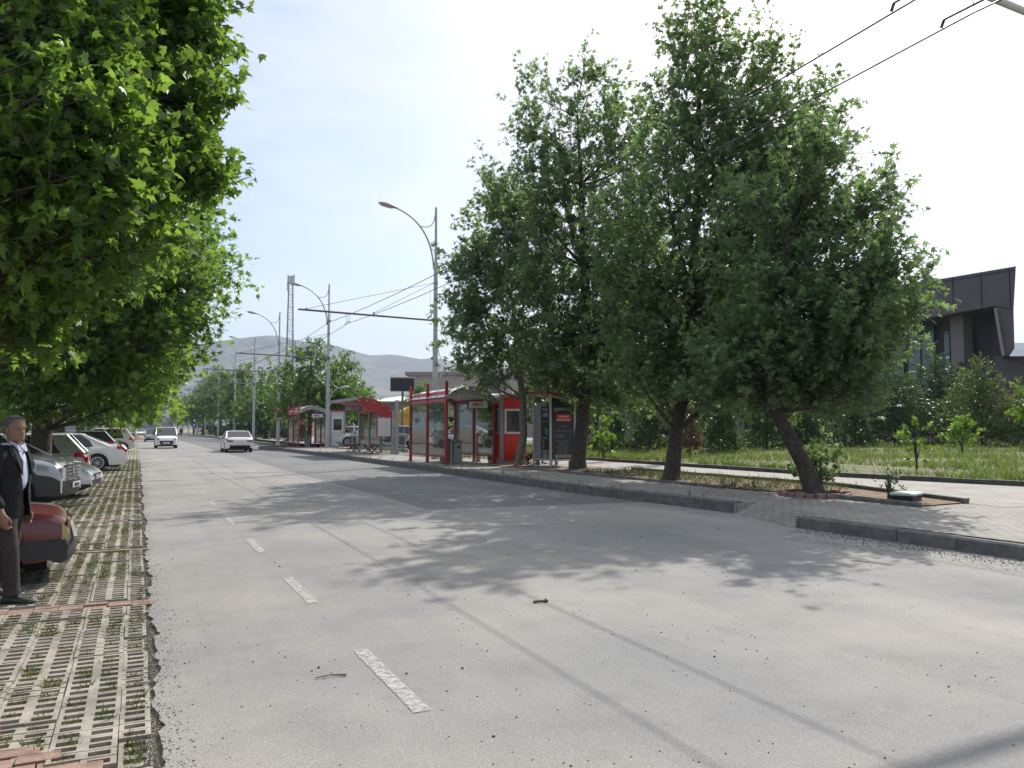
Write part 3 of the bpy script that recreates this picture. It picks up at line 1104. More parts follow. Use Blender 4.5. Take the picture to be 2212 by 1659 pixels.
# ================================================================== TREES
def make_tree(name, label, base, trunk, tr, blobs, n_leaves, size, leafm, barkm, group=None, cat="tree", shape=LEAF, zmin=2.0, twig=.75, seed=1, per=13, shoots=.5, limbs=1.0, elong=1.0, droop=.3):
    """trunk: world points; blobs: (centre, radius) volumes the crown fills; leaves sit on twigs, twigs on limbs"""
    g = np.random.default_rng(seed)
    base = np.array(base, float)
    r = thing(name, label, cat, tuple(base), group=group)
    T = [np.array(p, float) - base for p in trunk]
    m = MB()
    # flare at the foot
    m.tube([tuple(T[0] - np.array((0, 0, .1)))] + [tuple(T[0] + (T[1] - T[0]) * .12)] + [tuple(p) for p in T[1:]], [tr[0] * 1.35, tr[0] * 1.02] + list(tr[1:]), 12)
    tk = m.build("trunk", barkm, r, smooth=60)
    cs = [(np.array(c, float) - base, float(rad)) for c, rad in blobs]
    wts = np.array([rad ** 2.1 + .12 for c, rad in cs])
    ncl = max(4, n_leaves // per)
    pick = g.choice(len(cs), ncl, p=wts / wts.sum())
    cc = np.array([c for c, _ in cs])[pick]
    rr = np.array([q for _, q in cs])[pick]
    d = unit(g.normal(size=(ncl, 3)))
    rad = g.random(ncl) ** (1 / 2.4)
    p = cc + d * (rr * rad)[:, None] * np.array([1, 1, elong])
    k = p[:, 2] > zmin - base[2]
    p, d, rr, cc, rad = p[k], d[k], rr[k], cc[k], rad[k]
    tw = unit(.75 * d + g.normal(0, .45, d.shape) + np.array([0, 0, .55]))
    tl = twig * g.uniform(.6, 1.25, len(p)) * np.where((rad > .8) & (g.random(len(p)) < shoots), g.uniform(1.3, 1.9, len(p)), 1.0)
    # limbs and twigs
    if limbs:
        m = MB()
        mains = []
        nT = len(T)
        for c, q in cs:
            best = min(range(1, nT), key=lambda i: np.linalg.norm((T[i] - c) * np.array([1, 1, .8])) + (3 if T[i][2] > c[2] else 0))
            s = T[best]
            mid = (s + c) / 2 + np.array((0, 0, -.12)) * np.linalg.norm(c - s) + g.normal(0, .15, 3)
            L = np.linalg.norm(c - s)
            r0 = min(tr[best] * .5, .02 + .016 * L) * limbs
            P = arc(s, mid, c, 6)
            m.tube(P, list(np.linspace(r0, .022, 6)), 6, False)
            mains.append([np.array(x) for x in P])
        bi = pick[k]
        for i in range(len(p)):
            if g.random() < .42:
                P = mains[bi[i]]
                s = P[g.integers(2, 6)]
                e = p[i] + tw[i] * tl[i] * .8
                m.tube([tuple(s), tuple((s + e) / 2 + g.normal(0, .1, 3)), tuple(e)], [.016, .011, .005], 3, False)
        m.build("branches", barkm, r)
    P, Dd, up = [], [], []
    n = per
    t = g.random((len(p), n))
    jit = g.normal(0, .07 * twig / .75, (len(p), n, 3))
    P = p[:, None, :] + tw[:, None, :] * (t * tl[:, None])[:, :, None] + jit
    Dd = unit((.35 * tw[:, None, :] + g.normal(0, .75, (len(p), n, 3)) + np.array([0, 0, -.22])).reshape(-1, 3))
    P = P.reshape(-1, 3)
    s = size * g.uniform(.45, 1.2, len(P))
    V = leafverts(P, Dd, s, shape, .55, droop, g)
    npmesh("crown", V, len(shape), leafm, r)
    return r


def blobs(d, *l):
    """(column, row, radius) of each crown lobe in photo units at depth d -> centre and radius in metres"""
    out = []
    for q in l:
        u, v, r = q[:3]
        dd = d + (q[3] if len(q) > 3 else random.uniform(-1.2, 1.2) * min(1, d / 18))
        out.append((at(u, v, dd), r * dd / F))
    return out


ROW = "roadside plane trees in the pavement beds"
make_tree("plane_tree", "slim plane tree with pale curved trunk beside the red kiosk", (13.3, 27.4, .2),
          [(13.3, 27.4, .2), (13.55, 27.4, 1.4), (13.5, 27.4, 2.8), (13.35, 27.6, 4.6), (13.2, 27.8, 7)], [.16, .14, .13, .10, .05],
          blobs(30.3, (1050, 610, 85), (1085, 470, 75), (1035, 700, 60), (1120, 680, 85), (1150, 560, 80), (1095, 780, 62), (1040, 560, 55), (1030, 800, 40), (1160, 790, 55), (1075, 410, 45), (1130, 480, 60), (1040, 790, 45), (1000, 650, 40), (990, 720, 36), (1010, 580, 36)),
          17500, .19, M['leafroad'], M['palebark'], ROW, seed=3, per=22, zmin=3.0)
make_tree("plane_tree", "tall plane tree with dark trunk beside the black ticket machine panel", (14.2, 24.4, .2),
          [(14.2, 24.4, .2), (14.45, 24.35, 2.6), (14.55, 24.3, 4.6), (14.5, 24.4, 7.5), (14.4, 24.4, 10.5), (14.2, 24.3, 13)], [.27, .20, .18, .14, .09, .04],
          blobs(28.3, (1195, 290, 80), (1160, 195, 48), (1275, 190, 66), (1340, 250, 62), (1215, 400, 95), (1295, 440, 105), (1200, 560, 95), (1290, 640, 105), (1235, 770, 85), (1330, 800, 85), (1165, 330, 55), (1265, 140, 34), (1180, 690, 85), (1390, 720, 80), (1350, 560, 90), (1370, 640, 80), (1300, 740, 85), (1385, 330, 70), (1150, 430, 70), (1230, 830, 60), (1320, 845, 55), (1400, 810, 65), (1180, 790, 60), (1270, 800, 75), (1350, 825, 65), (1240, 835, 50), (1300, 700, 90), (1200, 740, 80), (1400, 430, 75), (1395, 530, 75), (1400, 640, 75), (1375, 250, 55), (1150, 620, 70), (1160, 520, 60)),
          36000, .19, M['leafroad'], M['bark'], ROW, seed=4, per=22, zmin=2.6)
make_tree("plane_tree", "tallest plane tree with thick dark trunk in the middle bed", (13.4, 17.9, .2),
          [(13.4, 17.9, .2), (13.62, 17.9, 1.6), (14.0, 17.9, 3.4), (14.3, 18.0, 5.6), (14.6, 18.1, 8.5), (14.8, 18.2, 11), (14.7, 18.2, 13)], [.23, .185, .16, .14, .11, .07, .03],
          blobs(21.9, (1535, 70, 85), (1475, 50, 42), (1600, 165, 100), (1485, 215, 95), (1420, 310, 80), (1560, 320, 120), (1690, 150, 48), (1715, 280, 85), (1450, 440, 105), (1590, 470, 115), (1420, 590, 100), (1545, 620, 115), (1405, 730, 85), (1520, 750, 85), (1480, 815, 52), (1640, 260, 80), (1790, 215, 48), (1770, 330, 60), (1345, 620, 75), (1690, 390, 95), (1640, 570, 100), (1350, 470, 85), (1460, 690, 100), (1560, 820, 60), (1600, 730, 90), (1420, 835, 55), (1360, 790, 70), (1500, 850, 42), (1440, 790, 80), (1530, 810, 75), (1600, 790, 80), (1500, 660, 110), (1600, 650, 95), (1650, 430, 90), (1660, 520, 85), (1640, 340, 80)),
          40000, .185, M['leafroad'], M['bark'], ROW, seed=5, per=22, zmin=2.4)
make_tree("plane_tree", "leaning plane tree with bent trunk in a brick ring", (13.2, 12.55, .2),
          [(13.2, 12.55, .2), (13.0, 12.7, .9), (12.45, 12.9, 2.0), (12.25, 13.0, 3.2), (12.5, 12.9, 4.6), (12.9, 12.9, 6)], [.22, .17, .14, .12, .09, .05],
          blobs(17.3, (1700, 450, 100), (1790, 460, 70), (1870, 450, 34), (1910, 430, 30), (1950, 408, 30), (1860, 570, 70), (1945, 650, 44), (1715, 580, 105), (1650, 680, 100), (1800, 690, 105), (1870, 690, 66), (1740, 790, 75), (1640, 790, 65), (1835, 780, 54), (1905, 730, 44), (1890, 490, 40), (1945, 595, 34), (1760, 330, 60), (1700, 830, 55), (1790, 840, 48), (1600, 760, 75), (1850, 840, 42), (1590, 840, 45), (1650, 850, 42), (1930, 700, 34), (1660, 805, 75), (1740, 830, 60), (1820, 815, 65), (1560, 800, 60), (1750, 720, 100), (1840, 700, 85)),
          27000, .175, M['leafroad'], M['bark'], ROW, seed=6, per=22, zmin=2.1)

LEFT = "leafy plane trees along the left parking strip"
make_tree("plane_tree", "nearest left plane tree whose big leaves overhang the road", (-4.6, 8.2, 0),
          [(-4.6, 8.2, 0), (-4.5, 8.2, 2.0), (-4.1, 8.4, 3.6), (-3.4, 8.7, 5.2), (-2.8, 9.0, 7.0)], [.26, .2, .17, .13, .07],
          blobs(8.2, (60, 160, 190), (195, 110, 165), (330, 100, 95), (395, 40, 52), (407, 190, 38), (297, 250, 100), (180, 330, 180), (370, 320, 55), (30, 430, 170), (275, 400, 130), (377, 130, 60), (-120, 300, 200), (-100, 80, 200), (180, -80, 170), (305, -60, 120), (150, 500, 130), (-60, 600, 150), (20, 700, 95), (245, 520, 90), (433, 385, 18), (60, 330, 170), (180, 200, 150), (245, 300, 130), (130, 420, 140), (175, 420, 120), (345, 180, 90), (0, 540, 140), (90, 620, 90), (60, 60, 150, -1.6), (175, 60, 120, -1.3), (120, 260, 150, -1.8), (20, 430, 150, -1.8), (205, 300, 110, -1.2), (200, 440, 120, -1.4), (100, 160, 120, -1.0), (60, 560, 100, -1.2)),
          76000, .110, M['leafnear'], M['bark'], LEFT, limbs=.5, twig=.40, seed=11, zmin=2.5, shape=LEAFN, shoots=.04, droop=.5)
make_tree("plane_tree", "second left plane tree rising between the parked cars", (-2.35, 24.1, 0),
          [(-2.35, 24.1, 0), (-2.25, 24.1, 1.6), (-2.1, 24.2, 3.0), (-2.3, 24.2, 5), (-2.0, 24.2, 7.5)], [.30, .24, .2, .15, .07],
          blobs(20, (385, 560, 68), (448, 588, 34), (360, 610, 100), (420, 660, 48), (270, 680, 120), (150, 700, 130), (360, 740, 75), (40, 730, 110), (240, 800, 80), (320, 800, 62), (120, 830, 70), (30, 840, 70), (370, 480, 82), (300, 560, 110), (405, 690, 45), (200, 850, 50), (100, 640, 130), (20, 660, 120), (160, 780, 90), (60, 860, 55), (280, 860, 45)),
          27000, .19, M['leafnear'], M['bark'], LEFT, seed=12)
make_tree("plane_tree", "third left plane tree behind the white saloon", (-3.2, 40, 0),
          [(-3.2, 40, 0), (-3.1, 40, 1.8), (-3.0, 40, 3.4), (-2.9, 40, 6)], [.3, .23, .18, .08],
          blobs(36, (374, 735, 30), (340, 700, 70), (382, 770, 28), (330, 790, 62), (250, 770, 80), (345, 850, 42), (280, 850, 52), (180, 840, 62), (220, 880, 34), (300, 640, 60), (120, 850, 50)),
          12000, .24, M['leafnear'], M['bark'], LEFT, seed=13, per=11)
make_tree("plane_tree", "fourth left plane tree farther down the parking strip", (-3.4, 58, 0),
          [(-3.4, 58, 0), (-3.3, 58, 1.8), (-3.2, 58, 3.4), (-3.1, 58, 6)], [.3, .23, .18, .08],
          blobs(54, (330, 830, 30), (335, 875, 30), (300, 800, 48), (290, 870, 38), (240, 860, 48), (315, 895, 22), (250, 890, 22), (260, 800, 50)),
          5500, .32, M['leafnear'], M['bark'], LEFT, seed=14, per=10)
lt5 = make_tree("plane_tree", "fifth left plane tree near the end of the strip", (-3.0, 84, 0),
          [(-3.0, 84, 0), (-2.9, 84, 2), (-2.9, 84, 5)], [.28, .2, .1],
          [((-1.6, 84, 4.6), 2.4), ((-3.5, 83, 5.5), 3.0), ((-1.2, 85, 6.4), 2.2), ((-4.5, 84, 4), 2.2), ((-2.8, 85, 3.2), 1.6)],
          3000, .42, M['leafnear'], M['bark'], LEFT, seed=15, per=10)
dup(lt5, "sixth left plane tree in the distance above the dirt pile", (-3.4, 112, 0), 2.0)
dup(lt5, "last left plane tree closing the far end of the strip", (-4.2, 140, 0), 4.0)

# dark planting behind the parked cars
def shrub(name, label, cat, base, lobes, n, size, m, shape=NARROW, group=None, seed=1, zmin=0.02, lean=(.9, .5, .3), trunk=None, barkm=None, per=9, twig=.3):
    g = np.random.default_rng(seed)
    r = thing(name, label, cat, base, group=group)
    b = np.array(base, float)
    mb = MB()
    top = max(c[2] for c, q in lobes)
    if trunk is None:
        mb.tube([(0, 0, -.05), (.02, 0, top * .55), (0, .02, top)], [.05, .035, .012], 7)
    else:
        mb.tube(trunk[0], trunk[1], 8)
    for c, q in lobes:
        mb.tube([(0, 0, c[2] * .35), (c[0] * .5, c[1] * .5, c[2] * .75), c], [.03, .02, .008], 5, False)
    mb.build("stem", barkm or M['bark'], r, smooth=60)
    cs = np.array([c for c, q in lobes], float)
    qs = np.array([(q if hasattr(q, '__len__') else (q, q, q)) for c, q in lobes], float)
    w = qs.prod(1) ** .7
    k = g.choice(len(lobes), max(3, n // per), p=w / w.sum())
    d = unit(g.normal(size=(len(k), 3)))
    p = cs[k] + d * qs[k] * (g.random(len(k)) ** .38)[:, None]
    p[:, 2] = np.maximum(p[:, 2], zmin)
    tw = unit(d * lean[0] + np.array([0, 0, lean[1]]) + g.normal(0, lean[2], d.shape))
    P = p[:, None, :] + tw[:, None, :] * (g.random((len(p), per)) * twig)[:, :, None] + g.normal(0, .03, (len(p), per, 3))
    D = unit((tw[:, None, :] + g.normal(0, .45, (len(p), per, 3))).reshape(-1, 3))
    V = leafverts(P.reshape(-1, 3), D, size * g.uniform(.6, 1.2, len(p) * per), shape, .3, .15, g)
    npmesh("foliage", V, len(shape), m, r)
    return r


def cone_lobes(h, w, n=5):
    return [((0, 0, h * (i + .5) / n), (w * (1 - .82 * (i + .3) / n) * .95, w * (1 - .82 * (i + .3) / n) * .95, h / n * .85)) for i in range(n)]


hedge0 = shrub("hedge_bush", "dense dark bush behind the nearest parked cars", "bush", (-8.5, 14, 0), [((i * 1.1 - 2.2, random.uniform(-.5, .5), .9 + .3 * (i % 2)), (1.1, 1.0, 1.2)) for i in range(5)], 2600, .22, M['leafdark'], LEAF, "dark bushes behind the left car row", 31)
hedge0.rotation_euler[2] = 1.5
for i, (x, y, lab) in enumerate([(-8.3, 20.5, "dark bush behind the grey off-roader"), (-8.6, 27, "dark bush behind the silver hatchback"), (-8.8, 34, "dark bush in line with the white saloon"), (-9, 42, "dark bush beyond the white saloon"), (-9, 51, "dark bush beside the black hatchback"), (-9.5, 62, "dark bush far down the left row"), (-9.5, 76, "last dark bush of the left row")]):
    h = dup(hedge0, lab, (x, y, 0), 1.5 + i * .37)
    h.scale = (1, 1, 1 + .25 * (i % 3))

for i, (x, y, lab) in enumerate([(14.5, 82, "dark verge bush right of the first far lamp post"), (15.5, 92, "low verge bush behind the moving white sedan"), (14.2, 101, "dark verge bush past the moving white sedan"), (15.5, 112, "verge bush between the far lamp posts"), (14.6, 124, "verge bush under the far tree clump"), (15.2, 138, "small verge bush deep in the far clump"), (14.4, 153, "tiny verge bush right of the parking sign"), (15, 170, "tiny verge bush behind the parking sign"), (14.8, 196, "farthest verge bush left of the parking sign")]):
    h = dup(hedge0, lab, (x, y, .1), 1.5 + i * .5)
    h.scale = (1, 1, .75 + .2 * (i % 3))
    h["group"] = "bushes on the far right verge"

# ---- shrubs and conifers behind the lawn
CYP = "clipped cypress shrubs behind the lawn"
cyp0 = shrub("cypress_shrub", "rounded dark cypress shrub left of the thick tree trunk", "shrub", (0, 0, 0), cone_lobes(2.5, 1.05), 4200, .20, M['cypress'], NARROW, CYP, 41, lean=(.8, .9, .25))


def lz(p):
    return float(lawn_z(p[0], p[1]))


def ground_at(u, d):
    p = at(u, 925, d)
    return (float(p[0]), float(p[1]), lz(p))


cyp0.location = ground_at(1402, 42)
SH = [(1320, 43, 1.12, "cypress shrub standing right behind the ticket machine trunk"),
      (1560, 40, 1.05, "feathery cypress shrub just right of the thick dark trunk"),
      (1655, 43, 1.25, "tall dark cypress shrub left of the leaning tree"),
      (1740, 44, 1.15, "cypress shrub seen behind the leaning trunk's upper half"),
      (1845, 44, 1.0, "low broad cypress shrub right of the leaning trunk"),
      (1255, 47, 1.1, "cypress shrub between the ticket machine and the dark trunk"),
      (1480, 47, 1.2, "cypress shrub hidden behind the thick dark trunk")]
for i, (u, d, sc, lab) in enumerate(SH):
    c = dup(cyp0, lab, ground_at(u, d), i * 1.3)
    c.scale = (sc, sc, sc * (1 + .12 * (i % 3 - 1)))
JL = []
g2 = np.random.default_rng(5)
for i in range(34):
    t = i / 34
    z = .5 + 4.3 * t
    rad = 2.35 * (1 - t) ** .8 + .15
    a = i * 2.4
    JL.append(((rad * .62 * math.cos(a), rad * .62 * math.sin(a), z), (rad * .55, rad * .55, .22)))
jun0 = shrub("golden_juniper", "large golden green juniper in tiers at the lawn's back right", "conifer", ground_at(2118, 44), JL, 11000, .22, M['juniper'], NARROW, "golden junipers at the lawn's right", 43, lean=(.9, .35, .25), twig=.38)
jun1 = dup(jun0, "second golden juniper cut by the right edge of the view", ground_at(2235, 42), 1.1)
jun1.scale = (.8, .8, .72)
for u, d, sc, lab in ((1930, 47, 1.0, "dull juniper half hidden behind the leaning tree's crown"), (2025, 50, 1.15, "dull juniper between the sapling and the golden juniper"), (1800, 49, 1.0, "dull juniper in shade behind the leaning trunk")):
    c = dup(jun0, lab, ground_at(u, d), d)
    c.scale = (sc * 1.1, sc * 1.1, sc)
    for ch in c.children:
        if ch.name.startswith("foliage"):
            ch.data = ch.data.copy()
            ch.data.materials[0] = M['cypress']
shrub("shrub", "brownish dead conifer behind the thick dark trunk", "shrub", ground_at(1490, 36), cone_lobes(2.1, .4, 4), 1200, .2, M['deadleaf'], NARROW, None, 44)
shrub("shrub", "small bright leafy shrub at the foot of the golden juniper", "shrub", ground_at(2075, 36), [((-.3, 0, .7), (.6, .5, .5)), ((.4, .1, .9), (.5, .5, .5)), ((0, 0, 1.3), (.4, .4, .4))], 700, .17, M['leafbright'], LEAF, None, 45)
shrub("shrub", "bright yellow green bush at the very right edge", "shrub", ground_at(2222, 38), [((0, 0, 2.0), (.8, .8, .7)), ((.4, 0, 2.6), (.6, .6, .5)), ((0, .2, 3.1), (.5, .5, .4))], 900, .2, M['leafbright'], LEAF, None, 46, zmin=1.2)


def sapling(label, base, h, lobes, n, size, seed, tr=.03):
    return shrub("sapling", label, "sapling", base, lobes, n, size, M['leafbright'], LEAF, "bright young saplings on the lawn", seed, trunk=([(0, 0, -.05), (.02, 0, h * .5), (0, 0, h)], [tr, tr * .8, tr * .3]), per=8, twig=.25, zmin=.4)


sapling("small bright sapling standing alone on the open lawn grass", ground_at(1976, 24.5), 1.3, [((-.15, 0, 1.0), .3), ((.2, 0, .75), .28), ((0, 0, 1.3), .22), ((.2, .1, .45), .22)], 150, .17, 51)
sapling("leafy sapling with lime leaves beside the ticket machine trunk", ground_at(1302, 34), 1.7, [((-.2, 0, .8), .4), ((.1, .1, 1.3), .4), ((0, 0, 1.7), .25), ((.3, 0, .5), .3)], 260, .2, 52)
sapling("thin young tree with lime crown left of the thick trunk", ground_at(1445, 33), 3.4, [((-.3, 0, 2.6), .6), ((.2, .1, 3.1), .6), ((-.1, 0, 3.7), .5), ((-.7, 0, 3.0), .4)], 420, .2, 53, .05)
sapling("lime sapling between red kiosk and ticket machine", (17.6, 33.0, .2), 2.2, [((0, 0, 1.2), .45), ((.1, .2, 1.9), .5), ((-.2, 0, 2.4), .35), ((.2, -.2, .7), .35)], 330, .2, 54)
sapling("lime sapling seen through the nearest shelter's open end", (17.2, 39.0, .2), 2.3, [((0, 0, 1.2), .5), ((.1, .2, 1.9), .5), ((-.2, 0, 2.4), .35), ((.2, -.2, .7), .4)], 380, .22, 55)
shrub("sucker_shoots", "leafy green suckers growing from the leaning tree's foot", "shoots", (13.55, 12.75, .22), [((0, 0, .35), (.35, .35, .3)), ((.15, .1, .75), (.25, .25, .3)), ((-.2, .2, .5), .25)], 620, .12, M['leafroad'], LEAF, None, 56, per=8, twig=.2)
shrub("weed", "spindly grey weed sprouting behind the pale green cover", "weed", (13.85, 11.25, .22), [((-.12, 0, .35), .13), ((.13, .05, .38), .12), ((0, 0, .5), .12), ((.05, -.1, .25), .15)], 140, .09, M['cypress'], NARROW, None, 57, per=6, twig=.15)

# ---- trees farther along the right side
ft0 = make_tree("broadleaf_tree", "tall fresh green tree behind the middle bus shelter", (0, 0, 0), [(0, 0, 0), (.1, 0, 2.2), (0, .1, 4.5), (.1, 0, 7.5)], [.22, .17, .13, .05],
                [((0, 0, 6.6), 1.9), ((-1.3, .3, 5), 1.8), ((1.4, -.3, 5.2), 1.8), ((.3, 1.2, 4.4), 1.7), ((-.3, -1.3, 4.2), 1.7), ((.4, .2, 8.2), 1.1), ((-1.6, -.4, 3.4), 1.3), ((1.7, .6, 3.5), 1.4), ((-.9, .3, 7.6), .8)],
                5200, .30, M['leaffar'], M['bark'], "trees along the far right verge", seed=61, per=10, zmin=1.7)
ft1 = make_tree("broadleaf_tree", "round topped darker tree on the far right verge", (0, 0, 0), [(0, 0, 0), (.1, 0, 2.0), (0, .1, 4.5)], [.2, .15, .08],
                [((0, 0, 4.6), 2.2), ((-1.5, .3, 3.8), 1.7), ((1.5, -.3, 4.0), 1.7), ((.3, 1.4, 3.4), 1.7), ((-.3, -1.4, 3.4), 1.7), ((.4, .2, 6.2), 1.3)],
                4200, .34, M['leaffar'], M['bark'], "trees along the far right verge", seed=62, per=10, zmin=1.3)


def ft(src, u, d, sc, lab, first=False, z=.12):
    p = at(u, 925, d)
    loc = (float(p[0]), float(p[1]), z)
    if first:
        src.location = loc
        o = src
    else:
        o = dup(src, lab, loc, d * 1.7)
    sc *= 1.0 if first else 1.22
    o.scale = (sc, sc, sc)


ft(ft0, 668, 66, .98, "", True)
ft(ft1, 575, 98, .95, "", True)
ft(ft0, 738, 69, .72, "low green tree at the right shoulder of the tall shelter tree")
ft(ft1, 640, 82, .85, "darker tree filling in behind the far shelter's roof")
ft(ft1, 770, 78, .72, "bushy tree left of the dark display board")
ft(ft0, 520, 118, 1.0, "fresh green tree behind the moving white sedan")
ft(ft1, 545, 105, .8, "low tree right above the moving white sedan's roof")
ft(ft0, 478, 142, 1.12, "tall yellowish green tree among the far lamp posts")
ft(ft1, 440, 170, 1.25, "wide tree above the blue parking sign")
ft(ft0, 455, 190, 1.35, "tallest of the far clump left of the sedan")
ft(ft1, 420, 205, 1.1, "yellow green tree just left of the blue parking sign")
ft(ft1, 500, 160, 1.3, "dark leafy tree in the middle of the far clump")
ft(ft1, 600, 120, 1.2, "dark tree in the gap below the lattice mast")
ft(ft1, 395, 262, 1.2, "far tree at the right end of the retaining wall")
ft(ft0, 905, 92, .62, "light green tree behind the dump truck")
ft(ft1, 930, 84, .62, "rounded light tree behind the nearest shelter's glass")
ft(ft1, 1190, 58, .8, "shaded tree behind the red kiosk")
ft(ft1, 1290, 60, .95, "shaded tree behind the ticket machine")
ft(ft1, 1430, 62, .8, "dull tree in front of the dark building's left end")
ft(ft1, 1560, 63, .9, "dull tree behind the cypress shrubs")
for u, d, sc, lab in ((790, 92, .8, "dark blue green pine beside the lattice mast trees"), (1680, 60, .75, "dark pine behind the leaning tree"), (2075, 62, 1.05, "pine in front of the dark building's glazing")):
    c = dup(cyp0, lab, (*map(float, at(u, 925, d)[:2]), .2), d)
    c.scale = (1.4 * sc, 1.4 * sc, 2.2 * sc)
    c["category"] = "pine"
    del c["group"]
    c.name = "pine_tree"

# ================================================================== BUS SHELTERS, KIOSKS
def make_shelter(sign):
    """arched red shelter in local axes: x from the kerb side (0) to the back (2.35), y along the kerb (0 near, 4.5 far)"""
    r = thing("bus_shelter", "", "bus shelter", group="arched red bus shelters")
    for y in (0, 2.25, 4.5):
        m = MB()
        m.box(-.06, .06, y - .05, y + .05, 0, 3.33)
        m.box(-.09, .09, y - .08, y + .08, 0, .03)
        m.build("post", M['red'], r)
    for y in (0.06, 2.2, 4.44):
        m = MB()
        m.box(2.29, 2.41, y - .05, y + .05, 0, 2.66)
        m.box(2.26, 2.44, y - .08, y + .08, 0, .03)
        m.build("post", M['red'], r)
    for x, y0, y1 in ((0, .05, 2.2), (0, 2.3, 4.45), (2.35, .11, 2.15), (2.35, 2.25, 4.39)):
        m = MB()
        m.box(x - .035, x + .035, y0, y1, .28, .36)
        m.build("lower_rail", M['red'], r)
        m = MB()
        m.box(x - .006, x + .006, y0 + .02, y1 - .02, .36, 2.5)
        m.build("glass_pane", M['glass'], r)
    # sloping red valance over the front panes
    for y0, y1 in ((.05, 2.2), (2.3, 4.45)):
        m = MB()
        m.prism([(-.03, y0, 2.55), (.0, y0, 2.52), (.16, y0, 2.93), (.13, y0, 2.96)], (0, y1 - y0, 0))
        m.box(-.05, .04, y0, y1, 2.5, 2.58)
        m.build("valance", M['redlite'], r)
    MB().box(2.3, 2.4, .11, 4.39, 2.52, 2.66).build("back_rail", M['red'], r)
    # arched roof: grey ribs at the ends, clear vault between
    P = [(-.05, 2.70), (.25, 2.90), (.62, 3.06), (1.05, 3.13), (1.5, 3.10), (1.95, 2.94), (2.3, 2.72), (2.55, 2.52)]
    Q = [(x, z - (.26 if 0 < i < 7 else .1)) for i, (x, z) in enumerate(P)]
    for y in (-.06, 4.46):
        m = MB()
        poly = [(x, y, z) for x, z in P] + [(x, y, z) for x, z in Q[::-1]]
        n = len(P)
        for i in range(n - 1):
            m.prism([(P[i][0], y, P[i][1]), (P[i + 1][0], y, P[i + 1][1]), (Q[i + 1][0], y, Q[i + 1][1]), (Q[i][0], y, Q[i][1])], (0, .10, 0))
        m.build("roof_arch", M['grey'], r)
    m = MB()
    m.loft([[(x, y, z + .02) for x, z in P] + [(x, y, z - .005) for x, z in P[::-1]] for y in (-.1, 4.6)])
    rf = m.build("roof", M['poly'], r, smooth=30)
    m = MB()
    for y in (1.1, 2.25, 3.4):
        m.tube([(x, y, z + .028) for x, z in P], .018, 6)
    m.build("roof_rib", M['grey'], rf)
    m = MB()
    for x, z, y in ((1.05, 3.2, .25), (1.05, 3.2, 1.6)):
        m.ell((x, y, z), (.06, .06, .05), 10, 6)
    m.build("roof_knob", M['red'], rf, smooth=60)
    # lit sign box hung under the near arch
    m = MB()
    m.box(1.02, 2.0, -.02, .08, 2.24, 2.56)
    s = m.build("sign_box", M['black'], r)
    MB().box(1.05, 1.97, -.035, -.018, 2.27, 2.53).build("sign_face", M['lightgrey'], s)
    if sign:
        text(sign, .17, M['red'], s, (1.50, -.038, 2.345), (1, 0, 0), (0, 0, 1), bold=.006)
    return r


sh0 = make_shelter("REBYO")
sh0.location = (11.12, 29.45, .2)
sh0.scale = (.9, 1, 1)
sh0["label"] = "nearest arched red bus shelter with a glazed front beside the red kiosk"
dup(sh0, "farthest arched red bus shelter with glazed front, left of the middle one", (10.95, 60.2, .2))

# middle shelter: half-arched red roof on a flat grey post, glass back
r = thing("bus_shelter", "middle bus shelter with curved red roof and rows of white lights", "bus shelter", (10.9, 42.8, .2))
m = MB()
P = [(0, 3.12), (.5, 3.14), (1.0, 3.06), (1.5, 2.86), (1.95, 2.58), (2.25, 2.30)]
m.loft([[(x, y, z) for x, z in P] + [(x, y, z - .10) for x, z in P[::-1]] for y in (0, 7.4)])
rf = m.build("roof", M['red'], r, smooth=30)
m = MB()
m.prism([(x, -.02, z - .09) for x, z in P] + [(2.15, -.02, 1.98), (1.2, -.02, 2.2), (.3, -.02, 2.7)], (0, .04, 0))
m.build("gable", M['red'], r)
m = MB()
m.box(-.05, .05, -.05, 7.45, 3.0, 3.16)
m.build("front_gutter", M['grey'], rf)
m = MB()
for x, z in ((.1, 2.98), (.55, 2.98), (1.0, 2.90), (1.45, 2.72), (1.9, 2.44)):
    m.ell((x, -.04, z), (.035, .02, .035), 8, 6)
m.build("light", M['lens'], rf)
for y in (0.05, 2.4, 4.9, 7.3):
    m = MB()
    m.box(2.0, 2.12, y - .09, y + .09, 0, 2.45)
    m.build("post", M['grey'], r)
m = MB()
m.box(1.98, 2.18, -.75, -.60, 0, 3.0)
m.build("post", M['grey'], r)
for y0, y1 in ((.14, 2.3), (2.5, 4.8), (5.0, 7.2)):
    MB().box(2.05, 2.06, y0, y1, .5, 2.3).build("glass_pane", M['glass'], r)
m = MB()
m.box(1.15, 1.98, .02, .10, .95, 2.08)
pn = m.build("poster_frame", M['red'], r)
MB().box(1.20, 1.93, .0, .018, 1.0, 2.03).build("poster_pane", M['lightgrey'], pn)
m = MB()
m.box(.15, 1.15, 3.4, 3.5, 2.45, 2.78)
sb = m.build("sign_box", M['black'], r)
MB().box(.19, 1.11, 3.38, 3.398, 2.48, 2.75).build("sign_face", M['lightgrey'], sb)


